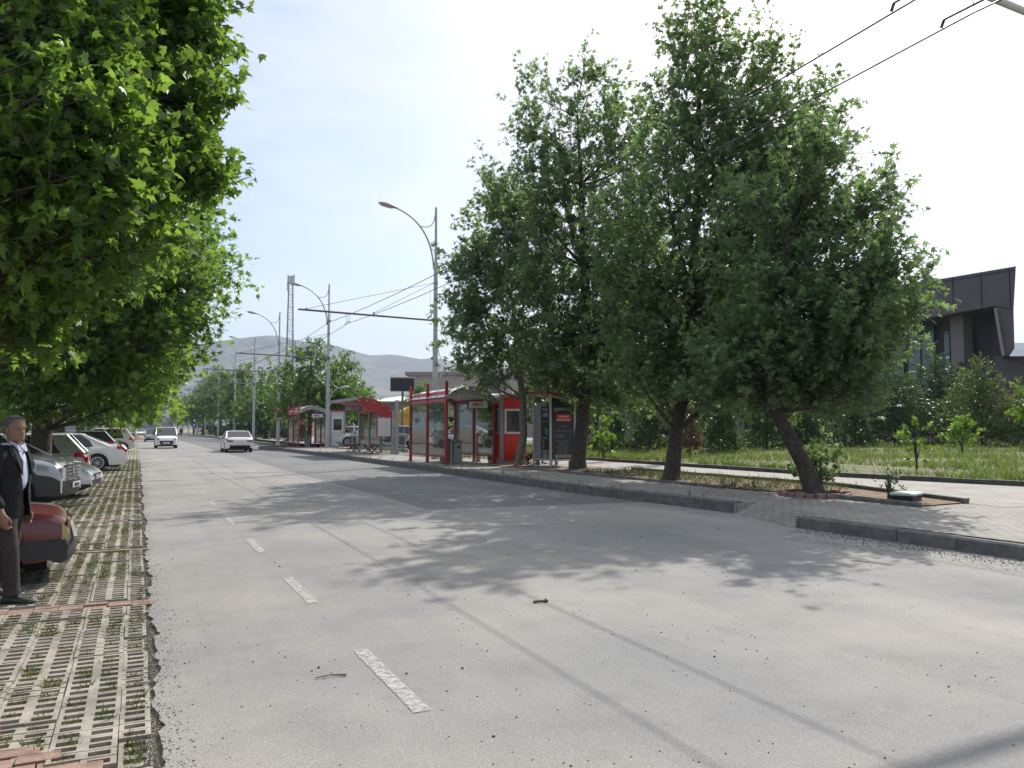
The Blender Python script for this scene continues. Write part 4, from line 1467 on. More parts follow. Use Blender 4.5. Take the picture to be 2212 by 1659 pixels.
def make_bench():
    r = thing("bench", "", "bench", group="red benches under the middle shelter")
    for y in (0, 1.25):
        m = MB()
        for s in (-1, 1):
            m.tube(arc((.26 * s, y, .44), (.06 * s, y, .32), (.05 * s, y, .22), 6), .028, 6)
            m.tube(arc((.05 * s, y, .22), (.06 * s, y, .12), (.28 * s, y, 0), 6), .028, 6)
        m.box(-.28, .28, y - .03, y + .03, .42, .455)
        m.box(-.06, .06, y - .025, y + .025, .18, .26)
        m.build("leg", M['black'] if y == 0 else M['red'], r)
    m = MB()
    for x in (-.2, -.07, .06, .19):
        m.box(x - .05, x + .05, -.1, 1.4, .455, .485)
    m.build("seat", M['red'], r)
    return r


b0 = make_bench()
b0.location = (12.25, 44.0, .2)
b0["label"] = "red bench with crossed legs under the middle shelter, nearer the grey post"
dup(b0, "red bench with crossed legs under the middle shelter, farther from the grey post", (12.2, 47.9, .2))


# red ticket kiosk beside each arched shelter
def make_kiosk():
    r = thing("ticket_kiosk", "", "kiosk", group="ticket kiosks beside the arched shelters")
    w, d, h = 1.08, 1.25, 2.72
    m = MB()
    m.box(0, w, 0, d, .12, h)
    m.build("wall", M['redpanel'], r)
    m = MB()
    m.box(-.03, w + .03, -.03, d + .03, 0, .12)
    m.build("plinth", M['grey'], r)
    m = MB()
    m.box(-.06, w + .06, -.06, d + .06, h, h + .12)
    m.build("roof", M['grey'], r)
    m = MB()
    for x, y in ((-.05, -.05), (w - .07, -.05), (-.05, d - .07), (w - .07, d - .07)):
        m.box(x, x + .12, y, y + .12, .121, h - .002)
    m.build("corner_post", M['grey'], r)
    for k, (a, b) in enumerate(((.13, .95), (.15, .95))):
        m = MB()
        z0, z1 = 1.22, 2.24
        if k == 0:
            for q in ((a, b, z0, z0 + .08), (a, b, z1 - .08, z1), (a, a + .08, z0 + .08, z1 - .08), (b - .08, b, z0 + .08, z1 - .08)):
                m.box(q[0], q[1], -.045, .012, q[2], q[3])
            f = m.build("window", M['white'], r)
            MB().box(a + .08, b - .08, -.012, .01, z0 + .08, z1 - .08).build("pane", M['carglass'], f)
        else:
            for q in ((a, b, z0, z0 + .06), (a, b, z1 - .06, z1), (a, a + .06, z0 + .06, z1 - .06), (b - .06, b, z0 + .06, z1 - .06)):
                m.box(-.045, .012, q[0], q[1], q[2], q[3])
            f = m.build("window", M['grey'], r)
            MB().box(-.012, .01, a + .06, b - .06, z0 + .06, z1 - .06).build("pane", M['blglass'], f)
    return r


ki0 = make_kiosk()
ki0.location = (13.38, 29.12, .2)
ki0["label"] = "bright red ticket kiosk with a white framed window by the pale tree trunk"
k2_ = dup(ki0, "pale grey kiosk with a red cap beside the farthest arched shelter", (13.25, 59.9, .2))
for ch in k2_.children:
    if ch.name.startswith(("wall", "roof")):
        ch.data = ch.data.copy()
        ch.data.materials[0] = M['lightgrey'] if ch.name.startswith("wall") else M['red']

# ticket machine booth with the black advertising panel
mt = thing("ticket_machine_booth", "grey ticket machine booth with black lettered panel and red sloping roof", "booth", (13.98, 26.05, .2))
w, d = 1.10, 1.45
m = MB()
for x, y, h in ((0, 0, 2.72), (w - .07, 0, 2.50), (0, d - .07, 2.72), (w - .07, d - .07, 2.50)):
    m.box(x, x + .07, y, y + .07, 0, h)
m.build("frame_post", M['lightgrey'], mt)
m = MB()
m.box(.07, w - .07, .01, .06, .22, .28)
m.box(.0 + .01, .06, .07, d - .07, .22, .28)
m.prism([(.07, .01, 2.62), (w - .07, .01, 2.43), (w - .07, .01, 2.49), (.07, .01, 2.69)], (0, .05, 0))
m.build("rail", M['lightgrey'], mt)
m = MB()
m.prism([(-.25, -.12, 2.78), (w + .35, -.12, 2.50), (w + .35, -.12, 2.57), (-.25, -.12, 2.85)], (0, d + .24, 0))
m.build("roof", M['red'], mt)
MB().box(.0, w, -.10, .0, 2.0, 2.001)
m = MB()
m.prism([(.07, .025, .28), (w - .07, .025, .28), (w - .07, .025, 2.43), (.07, .025, 2.62)], (0, .02, 0))
pn = m.build("advert_panel", M['black'], mt)
T_ = M['white']
tm = mat("panel_print", (0.50, 0.50, 0.50), 0.5)
tdim = mat("panel_small_print", (0.22, 0.22, 0.22), 0.5)
cx, yf = w / 2, .022
text("MOTAŞ", .155, tm, pn, (cx + .10, yf, 2.12), (1, 0, 0), (0, 0, 1), bold=.002, sx=1.05)
lg = MB()
for k, (a, b) in enumerate((((.20, 2.22), (.23, 2.13)), ((.23, 2.13), (.27, 2.20)), ((.27, 2.20), (.31, 2.13)), ((.31, 2.13), (.34, 2.23)))):
    lg.bar((a[0], yf - .003, a[1]), (b[0], yf - .003, b[1]), .008, .022)
lg.tube(arc((.17, yf - .004, 2.20), (.20, yf - .004, 2.02), (.36, yf - .004, 2.12), 8), .010, 6)
lg.build("logo", tm, pn)
MB().box(.27, .90, yf - .004, yf + .002, 1.70, 1.97).build("red_label", M['redpanel'], pn)
text("Akıllı Kart", .105, T_, pn, (cx + .03, yf - .005, 1.86), (1, 0, 0), (0, 0, 1), bold=.002)
text("Dolum Noktası", .095, T_, pn, (cx + .03, yf - .005, 1.74), (1, 0, 0), (0, 0, 1), bold=.002)
text("MOTAŞ", .13, tdim, pn, (cx, yf, 1.48), (1, 0, 0), (0, 0, 1), sx=.8)
text("ÇAĞRI MERKEZİ", .13, tdim, pn, (cx, yf, 1.31), (1, 0, 0), (0, 0, 1), sx=.78)
lines = MB()
g = np.random.default_rng(3)
for i, z in enumerate((1.20, 1.14, 1.08, .97, .90, .83, .76, .69, .62, .56, .50)):
    x = .22 if i < 3 else cx - g.uniform(.15, .3)
    x1 = .62 if i < 3 else 2 * cx - x
    while x < x1 - .02:
        l = g.uniform(.04, .11)
        lines.box(x, min(x + l, x1), yf - .003, yf + .002, z, z + .022)
        x += l + .02
lines.build("small_print", tdim, pn)
bd = MB()
bd.prism([(.30 + .09 * math.cos(q), yf - .004, .395 + .09 * math.sin(q)) for q in np.linspace(0, 6.28, 20, endpoint=False)], (0, .004, 0))
bd.box(.32, .92, yf - .0045, yf, .33, .46)
bd.build("badge", mat("badge_beige", (0.34, 0.29, 0.22), 0.5, col2=(0.22, 0.17, 0.12), scale=12), pn)
m = MB()
m.box(.12, w - .1, .55, d - .1, .25, 2.45)
m.box(.04, .06, .85, d - .08, .28, 2.3)
m.build("cabinet", M['grey'], mt)
m = MB()
m.box(.028, .038, .16, .80, .62, 2.28)
p2 = m.build("side_panel", M['black'], mt)
text("MOTAŞ", .13, tm, p2, (.024, .45, 2.12), (0, -1, 0), (0, 0, 1), sx=.9)
s2 = MB()
for z, h, a, b in ((1.88, .16, .24, .6), (1.70, .02, .2, .75), (1.05, .05, .3, .7), (.86, .12, .55, .65), (.70, .10, .55, .65)):
    s2.box(.024, .030, a, b, z, z + h)
s2.build("side_print", tdim, p2)
MB().box(.022, .030, .17, .79, .56, .61).build("orange_stripe", mat("orange_print", (.45, .16, .06), .5), p2)
MB().box(.022, .031, .25, .45, 1.2, 1.45).build("screen", mat("teal_print", (.04, .22, .20), .4), p2)
m = MB()
for x, y in ((.12, .15), (w - .2, .15), (.12, d - .2), (w - .2, d - .2)):
    m.box(x, x + .06, y, y + .06, 0, .25)
m.build("foot", M['darksteel'], mt)

# litter bins
for (x, y, hh, ww, lab) in ((11.75, 29.9, .95, .34, "square grey litter bin just inside the nearest shelter's right post"),
                            (11.55, 30.7, 1.02, .36, "darker litter bin behind the nearest shelter's glazed front"),
                            (11.9, 61.8, .95, .36, "grey litter bin inside the farthest shelter")):
    r = thing("litter_bin", lab, "bin", (x, y, .2))
    m = MB()
    m.box(-ww / 2, ww / 2, -ww / 2, ww / 2, .06, hh - .08)
    m.box(-ww / 2 + .04, ww / 2 - .04, -ww / 2 + .04, ww / 2 - .04, 0, .06)
    m.build("body", M['grey'], r)
    m = MB()
    m.prism([(-ww / 2 - .02, -ww / 2 - .02, hh - .08), (ww / 2 + .02, -ww / 2 - .02, hh - .08), (ww / 2 + .02, -ww / 2 - .02, hh - .03), (0, -ww / 2 - .02, hh + .03), (-ww / 2 - .02, -ww / 2 - .02, hh - .03)], (0, ww + .04, 0))
    m.build("lid", M['darksteel'], r)
    m = MB()
    m.lathe([(.065, -.012), (.065, .01)], (0, -ww / 2, hh * .72), 14, 'y')
    m.build("opening", M['black'], r)
r = thing("post", "short grey post standing at the middle of the nearest shelter's back", "post", (13.28, 31.3, .2))
m = MB()
m.box(-.07, .07, -.07, .07, 0, 1.18)
m.box(-.09, .09, -.09, .09, 1.18, 1.22)
m.box(-.10, .10, -.10, .10, 0, .03)
m.build("shaft", M['grey'], r)

# glass railings along the back of the pavement
def railing(x0, y0, y1, label):
    r = thing("glass_railing", label, "railing", (x0, y0, .2), group="glass railings behind the bus stop")
    n = round((y1 - y0) / 1.35)
    st = (y1 - y0) / n
    for i in range(n + 1):
        m = MB()
        y = i * st
        m.tube([(0, y, 0), (0, y, 1.0)], .021, 8)
        m.tube([(0, y, 0), (0, y, .02)], .05, 10)
        m.ell((0, y, 1.06), (.035, .035, .035), 10, 6)
        m.build("post", M['chrome'], r, smooth=50)
        if i < n:
            MB().box(-.005, .005, y + .06, y + st - .06, .12, .92).build("glass_panel", M['railglass'], r)
    m = MB()
    m.tube([(0, 0, 1.12), (0, y1 - y0, 1.12)], .022, 8)
    m.build("handrail", M['chrome'], r, smooth=50)


railing(13.75, 34.4, 42.2, "glass railing between the nearest and the middle shelter")
railing(13.75, 42.9, 50.3, "glass railing behind the middle shelter")
railing(13.75, 51.0, 59.3, "glass railing between the middle and the farthest shelter")

# no-stopping board on its post, parking sign, display board
r = thing("road_sign", "square white no stopping board with a dark ring on a grey post", "sign", (11.4, 72.52, 2.35))
MB().box(-.34, .34, -.02, .02, 0, .95).build("board", M['redlite'], r)
MB().box(-.29, .29, -.032, -.018, .12, .75).build("face", M['white'], r)
m = MB()
m.lathe([(.23, -.045), (.23, -.03)], (0, 0, .44), 24, 'y')
m.build("ring", M['black'], r)
MB().lathe([(.15, -.055), (.15, -.044)], (0, 0, .44), 24, 'y').build("disc", mat("sign_grey_red", (.18, .06, .08), .5), r)
r = thing("parking_sign", "blue parking sign with white P among the far lamp posts", "sign", (10.75, 176, 0))
MB().tube([(0, 0, 0), (0, 0, 3.9)], .04, 8).build("pole", M['darksteel'], r)
b = MB().box(-.42, .42, -.06, -.02, 1.75, 2.65).build("board", M['bluesign'], r)
text("P", .78, M['white'], b, (0, -.066, 1.93), (1, 0, 0), (0, 0, 1), bold=.015)
b = MB().box(-.42, .42, -.06, -.02, 2.9, 3.6).build("upper_board", M['black'], r)
m = MB()
m.lathe([(.22, -.07), (.22, -.062)], (0, 0, 3.25), 16, 'y')
m.build("symbol", M['white'], b)
p = at(869, 925, 62)
r = thing("display_board", "blank dark display board on a post above the white roof", "display board", (p[0], p[1], .2), -.35)
MB().tube([(0, .2, 0), (0, .2, 4.5)], .09, 10).build("post", M['darksteel'], r)
MB().box(-.95, .95, 0, .35, 4.35, 5.45).build("housing", M['grey'], r)
MB().box(-.92, .92, -.03, .0, 4.40, 5.36).build("screen", M['black'], r)
m = MB().prism([(-1.0, -.1, 5.43), (1.0, -.1, 5.43), (1.0, -.1, 5.49), (-1.0, -.1, 5.49)], (0, .5, 0)).build("hood", M['lightgrey'], r)

# pale green service cover in the bed, twig and small debris
r = thing("service_cover", "pale green square service box cover in the corner planting bed", "service box", (13.85, 10.85, .22), .35)
m = MB()
m.loft([[(sx * .26, sy * .20, z) for sx, sy in ((-1, -1), (1, -1), (1, 1), (-1, 1))] for z in (0, .11)])
m.build("frame", M['black'], r)
m = MB()
m.loft([[(sx * a, sy * (a - .06), z) for sx, sy in ((-1, -.8), (-.8, -1), (.8, -1), (1, -.8), (1, .8), (.8, 1), (-.8, 1), (-1, .8))] for a, z in ((.30, .11), (.305, .14), (.28, .16))])
m.build("lid", M['paleg'], r)
m = MB()
m.tube([(3.42, 6.72, .012), (3.50, 6.69, .018), (3.56, 6.70, .012)], [.012, .010, .014], 6)
m.tube([(3.55, 6.70, .014), (3.57, 6.76, .016)], .010, 5)
tag(m.build("twig", M['bark']), "short dark twig lying alone on the sunlit road", "twig")
m = MB()
m.tube([(1.1, 5.32, .01), (1.2, 5.33, .014), (1.30, 5.30, .01)], [.004, .004, .008], 5)
tag(m.build("twig", M['drygrass']), "thin dry stalk lying left of the nearest lane dash", "twig")

# heap of dry palm-like debris and a share bicycle behind the pale trunk
shrub("dry_branch_heap", "heap of dry brown branches at the foot of the pale trunk", "branches", (14.2, 28.3, .2), [((0, 0, .12), (.45, .35, .14)), ((.25, .1, .1), (.3, .3, .1))], 420, .25, M['deadleaf'], NARROW, None, 71, per=7)


def make_bike():
    r = thing("bicycle", "bicycle with yellow and white rear panel parked behind the pale trunk", "bicycle", (15.55, 29.9, .2), .35)
    for x in (0, 1.05):
        m = MB()
        m.tube([(x + .33 * math.cos(q), 0, .33 + .33 * math.sin(q)) for q in np.linspace(0, 2 * math.pi, 25)], .022, 6, False)
        wh = m.build("wheel", M['rubber'], r, smooth=60)
        m = MB()
        for k in range(9):
            q = k * math.pi / 9
            m.tube([(x + .31 * math.cos(q), 0, .33 + .31 * math.sin(q)), (x - .31 * math.cos(q), 0, .33 - .31 * math.sin(q))], .003, 3)
        m.build("spokes", M['chrome'], wh)
    m = MB()
    for a, b in (((0, 0, .33), (.42, 0, .32)), ((.42, 0, .32), (.28, 0, .82)), ((.42, 0, .32), (.9, 0, .72)), ((0, 0, .33), (.3, 0, .72)), ((.3, 0, .74), (.88, 0, .80)), ((1.05, 0, .33), (.88, 0, .85)), ((.88, 0, .85), (.86, 0, 1.02))):
        m.tube([a, b], .02, 6)
    m.build("frame", M['black'], r)
    m = MB()
    m.tube([(.80, -.28, 1.02), (.88, -.1, 1.04), (.88, .1, 1.04), (.80, .28, 1.02)], .016, 6)
    m.build("handlebar", M['black'], r)
    m = MB()
    m.ell((.27, 0, .88), (.14, .08, .04), 10, 6)
    m.build("saddle", M['black'], r, smooth=60)
    m = MB()
    m.cur = 0
    m.prism([(.02, -.03, .62), (.36, -.03, .55), (.42, -.03, .95), (.16, -.03, 1.02)], (0, .06, 0))
    m.cur = 1
    m.prism([(.36, -.032, .48), (.60, -.032, .40), (.66, -.032, .70), (.45, -.032, 1.0), (.42, -.032, .95)], (0, .064, 0))
    m.build("panel", [M['white'], M['yellow']], r)


make_bike()

# ================================================================== BUILDINGS, MAST, FAR WALL
# dark modern hall on the right: a facade plane through two points, everything built in its own axes
A, Bp = at(1860, 925, 72), at(2205.5, 925, 56)
fx = (Bp - A)[:2]
FL = np.linalg.norm(fx)
fx = fx / FL
fn = np.array((fx[1], -fx[0]))            # towards the viewer
if fn @ (-A[:2]) < 0:
    fn = -fn


def onfac(u, v, back=0.0):
    """point of the facade plane (pushed back by some metres) seen at column u, row v"""
    l = (u - U0) / F
    dx, dy = SY + l * CY, CY - l * SY
    o = A[:2] - fn * back
    t = (o @ fn) / (np.array((dx, dy)) @ fn)
    return (dx * t, dy * t, CH - (v - V0) / F * t)


bld = thing("hall_building", "dark modern hall with wedge shaped roof rising to the right", "building", (float(Bp[0]), float(Bp[1]), .3))
OFF = (float(Bp[0]), float(Bp[1]), .3)
_b = Bp[:2] / np.linalg.norm(Bp[:2])
bk = (_b[0] * 9 - _b[1] * .6, _b[1] * 9 + _b[0] * .6, 0)
MB().prism([onfac(1840, 634), onfac(2205.5, 572), onfac(2197, 668), onfac(2159, 659), onfac(1980, 691), onfac(1840, 717)], bk).build("roof", M['bldark'], bld, off=OFF)
m = MB()
for u in range(1880, 2196, 62):
    vt = 634 + (u - 1840) / 365.5 * (572 - 634)
    vb = float(np.interp(u, [1840, 1980, 2159, 2197], [717, 691, 659, 668]))
    m.bar(onfac(u, vt + 1.5, -.02), onfac(u, vb - 1.5, -.02), .05)
m.bar(onfac(1842, 640, -.02), onfac(2204, 579, -.02), .06)
m.build("cladding_joint", mat("dark_joint", (.045, .04, .043), .8), bld, off=OFF)
MB().prism([onfac(2159, 660.5), onfac(2197, 669.5), onfac(2196, 752), onfac(2185, 768), onfac(2173.5, 768)], bk).build("side_wall", M['bldark'], bld, off=OFF)
e0, e1, e2, e3 = onfac(2157, 664, -.15), onfac(2160.5, 664, -.15), onfac(2175, 768, -.15), onfac(2171, 768, -.15)
MB().prism([e0, e1, e2, e3], (fn[0] * .12, fn[1] * .12, 0)).build("edge_trim", M['beige'], bld, off=OFF)
MB().prism([onfac(1800, 660, 4), onfac(2168, 640, 4), onfac(2185, 960, 4), onfac(1800, 960, 4)], (-fn[0] * .3, -fn[1] * .3, 0)).build("wall", M['bldark'], bld, off=OFF)
for k, (u0, u1, v0, v1, rows) in enumerate(((1962, 2022, 697, 900, 4), (2040, 2056, 715, 880, 3), (2092, 2104, 706, 880, 3), (1880, 1955, 705, 900, 4))):
    m = MB()
    m.prism([onfac(u0, v0 + 3, 3.7), onfac(u1, v0, 3.7), onfac(u1, v1, 3.7), onfac(u0, v1, 3.7)], (-fn[0] * .2, -fn[1] * .2, 0))
    w = m.build("window", M['blglass'], bld, off=OFF)
    m = MB()
    for j in range(rows + 1):
        v = v0 + 6 + (v1 - v0 - 10) * j / (rows + .5)
        m.bar(onfac(u0, v, 3.66), onfac(u1, v - 2, 3.66), .07)
    for u in np.linspace(u0, u1, 3 if u1 - u0 > 30 else 2):
        m.bar(onfac(u, v0 + 2, 3.64), onfac(u, v1, 3.64), .07)
    m.build("mullion", M['bldark'], w, off=OFF)
for u0, u1 in ((2058, 2086),):
    MB().prism([onfac(u0, 668, 1.5), onfac(u1, 664, 1.5), onfac(u1, 940, 1.5), onfac(u0, 940, 1.5)], (-fn[0] * .9, -fn[1] * .9, 0)).build("column", M['blcol'], bld, off=OFF)
MB().prism([onfac(2150, 769, 2), onfac(2420, 769, 2), onfac(2420, 950, 2), onfac(2150, 950, 2)], (-fn[0] * 6, -fn[1] * 6, 0)).build("low_wing", M['bldark'], bld, off=OFF)

# lower colonnaded block glimpsed under the crowns, left of the hall
q0 = at(1300, 925, 74)
bld2 = thing("building", "low beige block glimpsed between trunks behind the cypress shrubs", "building", tuple(map(float, (q0[0], q0[1], .2))), -YAW)
MB().box(0, 26, 0, 10, 0, 4.6).build("wall", M['beige'], bld2)
for i in range(5):
    MB().box(2 + i * 5, 2.9 + i * 5, -1.3, -.5, 0, 4.6).build("column", M['blcol'], bld2)
    w = MB().box(3.4 + i * 5, 6.4 + i * 5, -.03, .05, .8, 3.6).build("window", M['carglass'], bld2)
MB().box(-.6, 26.6, -1.6, 10.6, 4.6, 5.2).build("roof", M['bldark'], bld2)

# beige flat-roofed block and the white-roofed hall beyond the yard
q0 = at(875, 925, 118)
bb = thing("flat_roofed_building", "plain beige flat roofed block behind the nearest shelter", "building", tuple(map(float, (q0[0], q0[1], 0))), -YAW)
m = MB()
m.box(.8, 26, 0, 14, 0, 9.6)
m.build("wall", M['beige'], bb)
m = MB()
m.box(0, 26.5, -.4, 14.4, 9.6, 10.1)
m.build("roof_slab", mat("parapet", (.22, .19, .185), .8), bb)
m = MB()
m.box(12.4, 14.2, -.06, .08, 6.2, 8.6)
w = m.build("window", M['bldark'], bb)
MB().box(12.6, 14.0, -.09, -.055, 6.4, 8.4).build("pane", M['carglass'], w)
q0 = at(800, 925, 96)
wh = thing("sheet_roof_hall", "low hall with bright white sheet roof behind the yard", "building", tuple(map(float, (q0[0], q0[1], 0))), -YAW)
MB().box(.6, 16, .5, 12, 0, 4.85).build("wall", M['beige'], wh)
m = MB()
m.prism([(-.3, -.3, 4.86), (16.6, -.3, 4.86), (16.6, 6, 6.0), (5.0, 6, 6.0)], (0, 0, .1))
m.prism([(-.3, 12.4, 4.86), (16.6, 12.4, 4.86), (16.6, 6.01, 6.0), (5.0, 6.01, 6.0)], (0, 0, .1))
m.build("roof", M['whiteroof'], wh)
for i in range(4):
    MB().box(2 + i * 3.4, 3.8 + i * 3.4, .44, .52, 1.2, 3.0).build("window", M['carglass'], wh)
q0 = at(560, 925, 150)
rb = thing("brick_building", "reddish house glimpsed through far right trees", "building", tuple(map(float, (q0[0], q0[1], 0))), -YAW)
MB().box(0, 9, 0, 7, 0, 8.4).build("wall", mat("red_brick", (.30, .13, .09), .85, var=.2), rb)
MB().prism([(-.4, -.4, 8.4), (9.4, -.4, 8.4), (4.5, 3.5, 10.0)], (0, 7.8, 0)).build("roof", M['bldark'], rb)
MB().box(2, 3.4, -.05, .05, 5, 6.6).build("window", M['carglass'], rb)
q0 = at(700, 925, 84)
eb = thing("low_wall", "low rust coloured yard wall seen behind the middle shelter", "wall", tuple(map(float, (q0[0], q0[1], .3))), -YAW + .1)
MB().box(0, 9, 0, .25, 0, 1.55).build("panel", mat("rust_wall", (.30, .15, .08), .9, var=.3, scale=1), eb)
MB().box(-.05, 9.05, -.05, .3, 1.55, 1.65).build("coping", M['kerb'], eb)

# lattice mast
q0 = at(624, 925, 152)
ms = thing("lattice_mast", "thin steel lattice telecom mast rising behind the trees", "mast", tuple(map(float, (q0[0], q0[1], 0))))
H = 31.2
m = MB()
for sx, sy in ((-1, -1), (1, -1), (1, 1), (-1, 1)):
    m.tube([(sx * .85, sy * .85, 0), (sx * .36, sy * .36, H)], [.08, .055], 5)
n = 26
for i in range(n):
    z0, z1 = H * i / n, H * (i + 1) / n
    a, b = .85 - .49 * i / n, .85 - .49 * (i + 1) / n
    for (p0, p1) in (((-1, -1), (1, -1)), ((1, -1), (1, 1)), ((1, 1), (-1, 1)), ((-1, 1), (-1, -1))):
        s0, s1 = (p0, p1) if i % 2 else (p1, p0)
        m.bar((s0[0] * a, s0[1] * a, z0), (s1[0] * b, s1[1] * b, z1), .05)
        m.bar((p0[0] * b, p0[1] * b, z1), (p1[0] * b, p1[1] * b, z1), .045)
m.build("lattice", M['darksteel'], ms)
for x, y, z in ((-.55, -.3, 29.6), (.5, -.4, 29.8), (-.6, -.3, 28.2), (.1, .5, 29.7)):
    MB().box(x - .16, x + .16, y - .1, y + .1, z, z + 1.7).build("antenna", M['lightgrey'], ms)

# far retaining wall across the road's end, with its white coping and railing
rw = thing("retaining_wall", "long pale retaining wall with white coping closing the road's far end", "wall", (-30, 352, 0), -.10)
MB().box(0, 43.5, 0, 1.2, -.5, 5.9).build("wall", mat("mauve_concrete", (.27, .235, .23), .9, var=.14, scale=.15), rw)
MB().box(-.1, 43.6, -.15, 1.25, 5.9, 6.3).build("coping", M['lightgrey'], rw)
m = MB()
for i in range(23):
    m.tube([(i * 1.95 + .2, .5, 6.3), (i * 1.95 + .2, .5, 7.3)], .05, 5)
for z in (6.8, 7.3):
    m.tube([(.1, .5, z), (43.4, .5, z)], .045, 5)
m.build("railing", M['darksteel'], rw)
# heap of earth at the end of the parking strip
mb = MB()
n, k = 14, 20
vs = [(0, 0, .95)]
for i in range(1, n):
    t = i / (n - 1)
    for j in range(k):
        q = 2 * math.pi * j / k
        rr = t * (1 + .14 * math.sin(3 * q + 1) + .08 * math.sin(7 * q))
        z = .95 * (1 - t) ** 1.15 * (1 + .22 * math.sin(q * 2 + t * 5) + .1 * math.sin(q * 5 + t * 11))
        vs.append((1.9 * rr * math.cos(q), 1.5 * rr * math.sin(q), max(0, z) - .03 * (i == n - 1)))
fs = [(0, 1 + j, 1 + (j + 1) % k) for j in range(k)]
for i in range(n - 2):
    for j in range(k):
        a = 1 + i * k
        fs.append((a + j, a + k + j, a + k + (j + 1) % k, a + (j + 1) % k))
mb.add(vs, fs)
o = mb.build("earth_heap", mat("red_earth", (.15, .09, .065), .95, col2=(.26, .17, .13), scale=3, bump=.8, bscale=9), smooth=70)
o.location = (-.6, 121, 0)
tag(o, "heap of reddish earth at the far end of the parking strip", "earth heap")

# ================================================================== VEHICLES
def ip(x, pts):
    return float(np.interp(x, [p[0] for p in pts], [p[1] for p in pts]))


def sm(x, pts):
    """smoothed profile: average of neighbouring samples of the polyline"""
    return sum(ip(x + k * .045, pts) * w for k, w in ((-2, 1), (-1, 2), (0, 3), (1, 2), (2, 1))) / 9


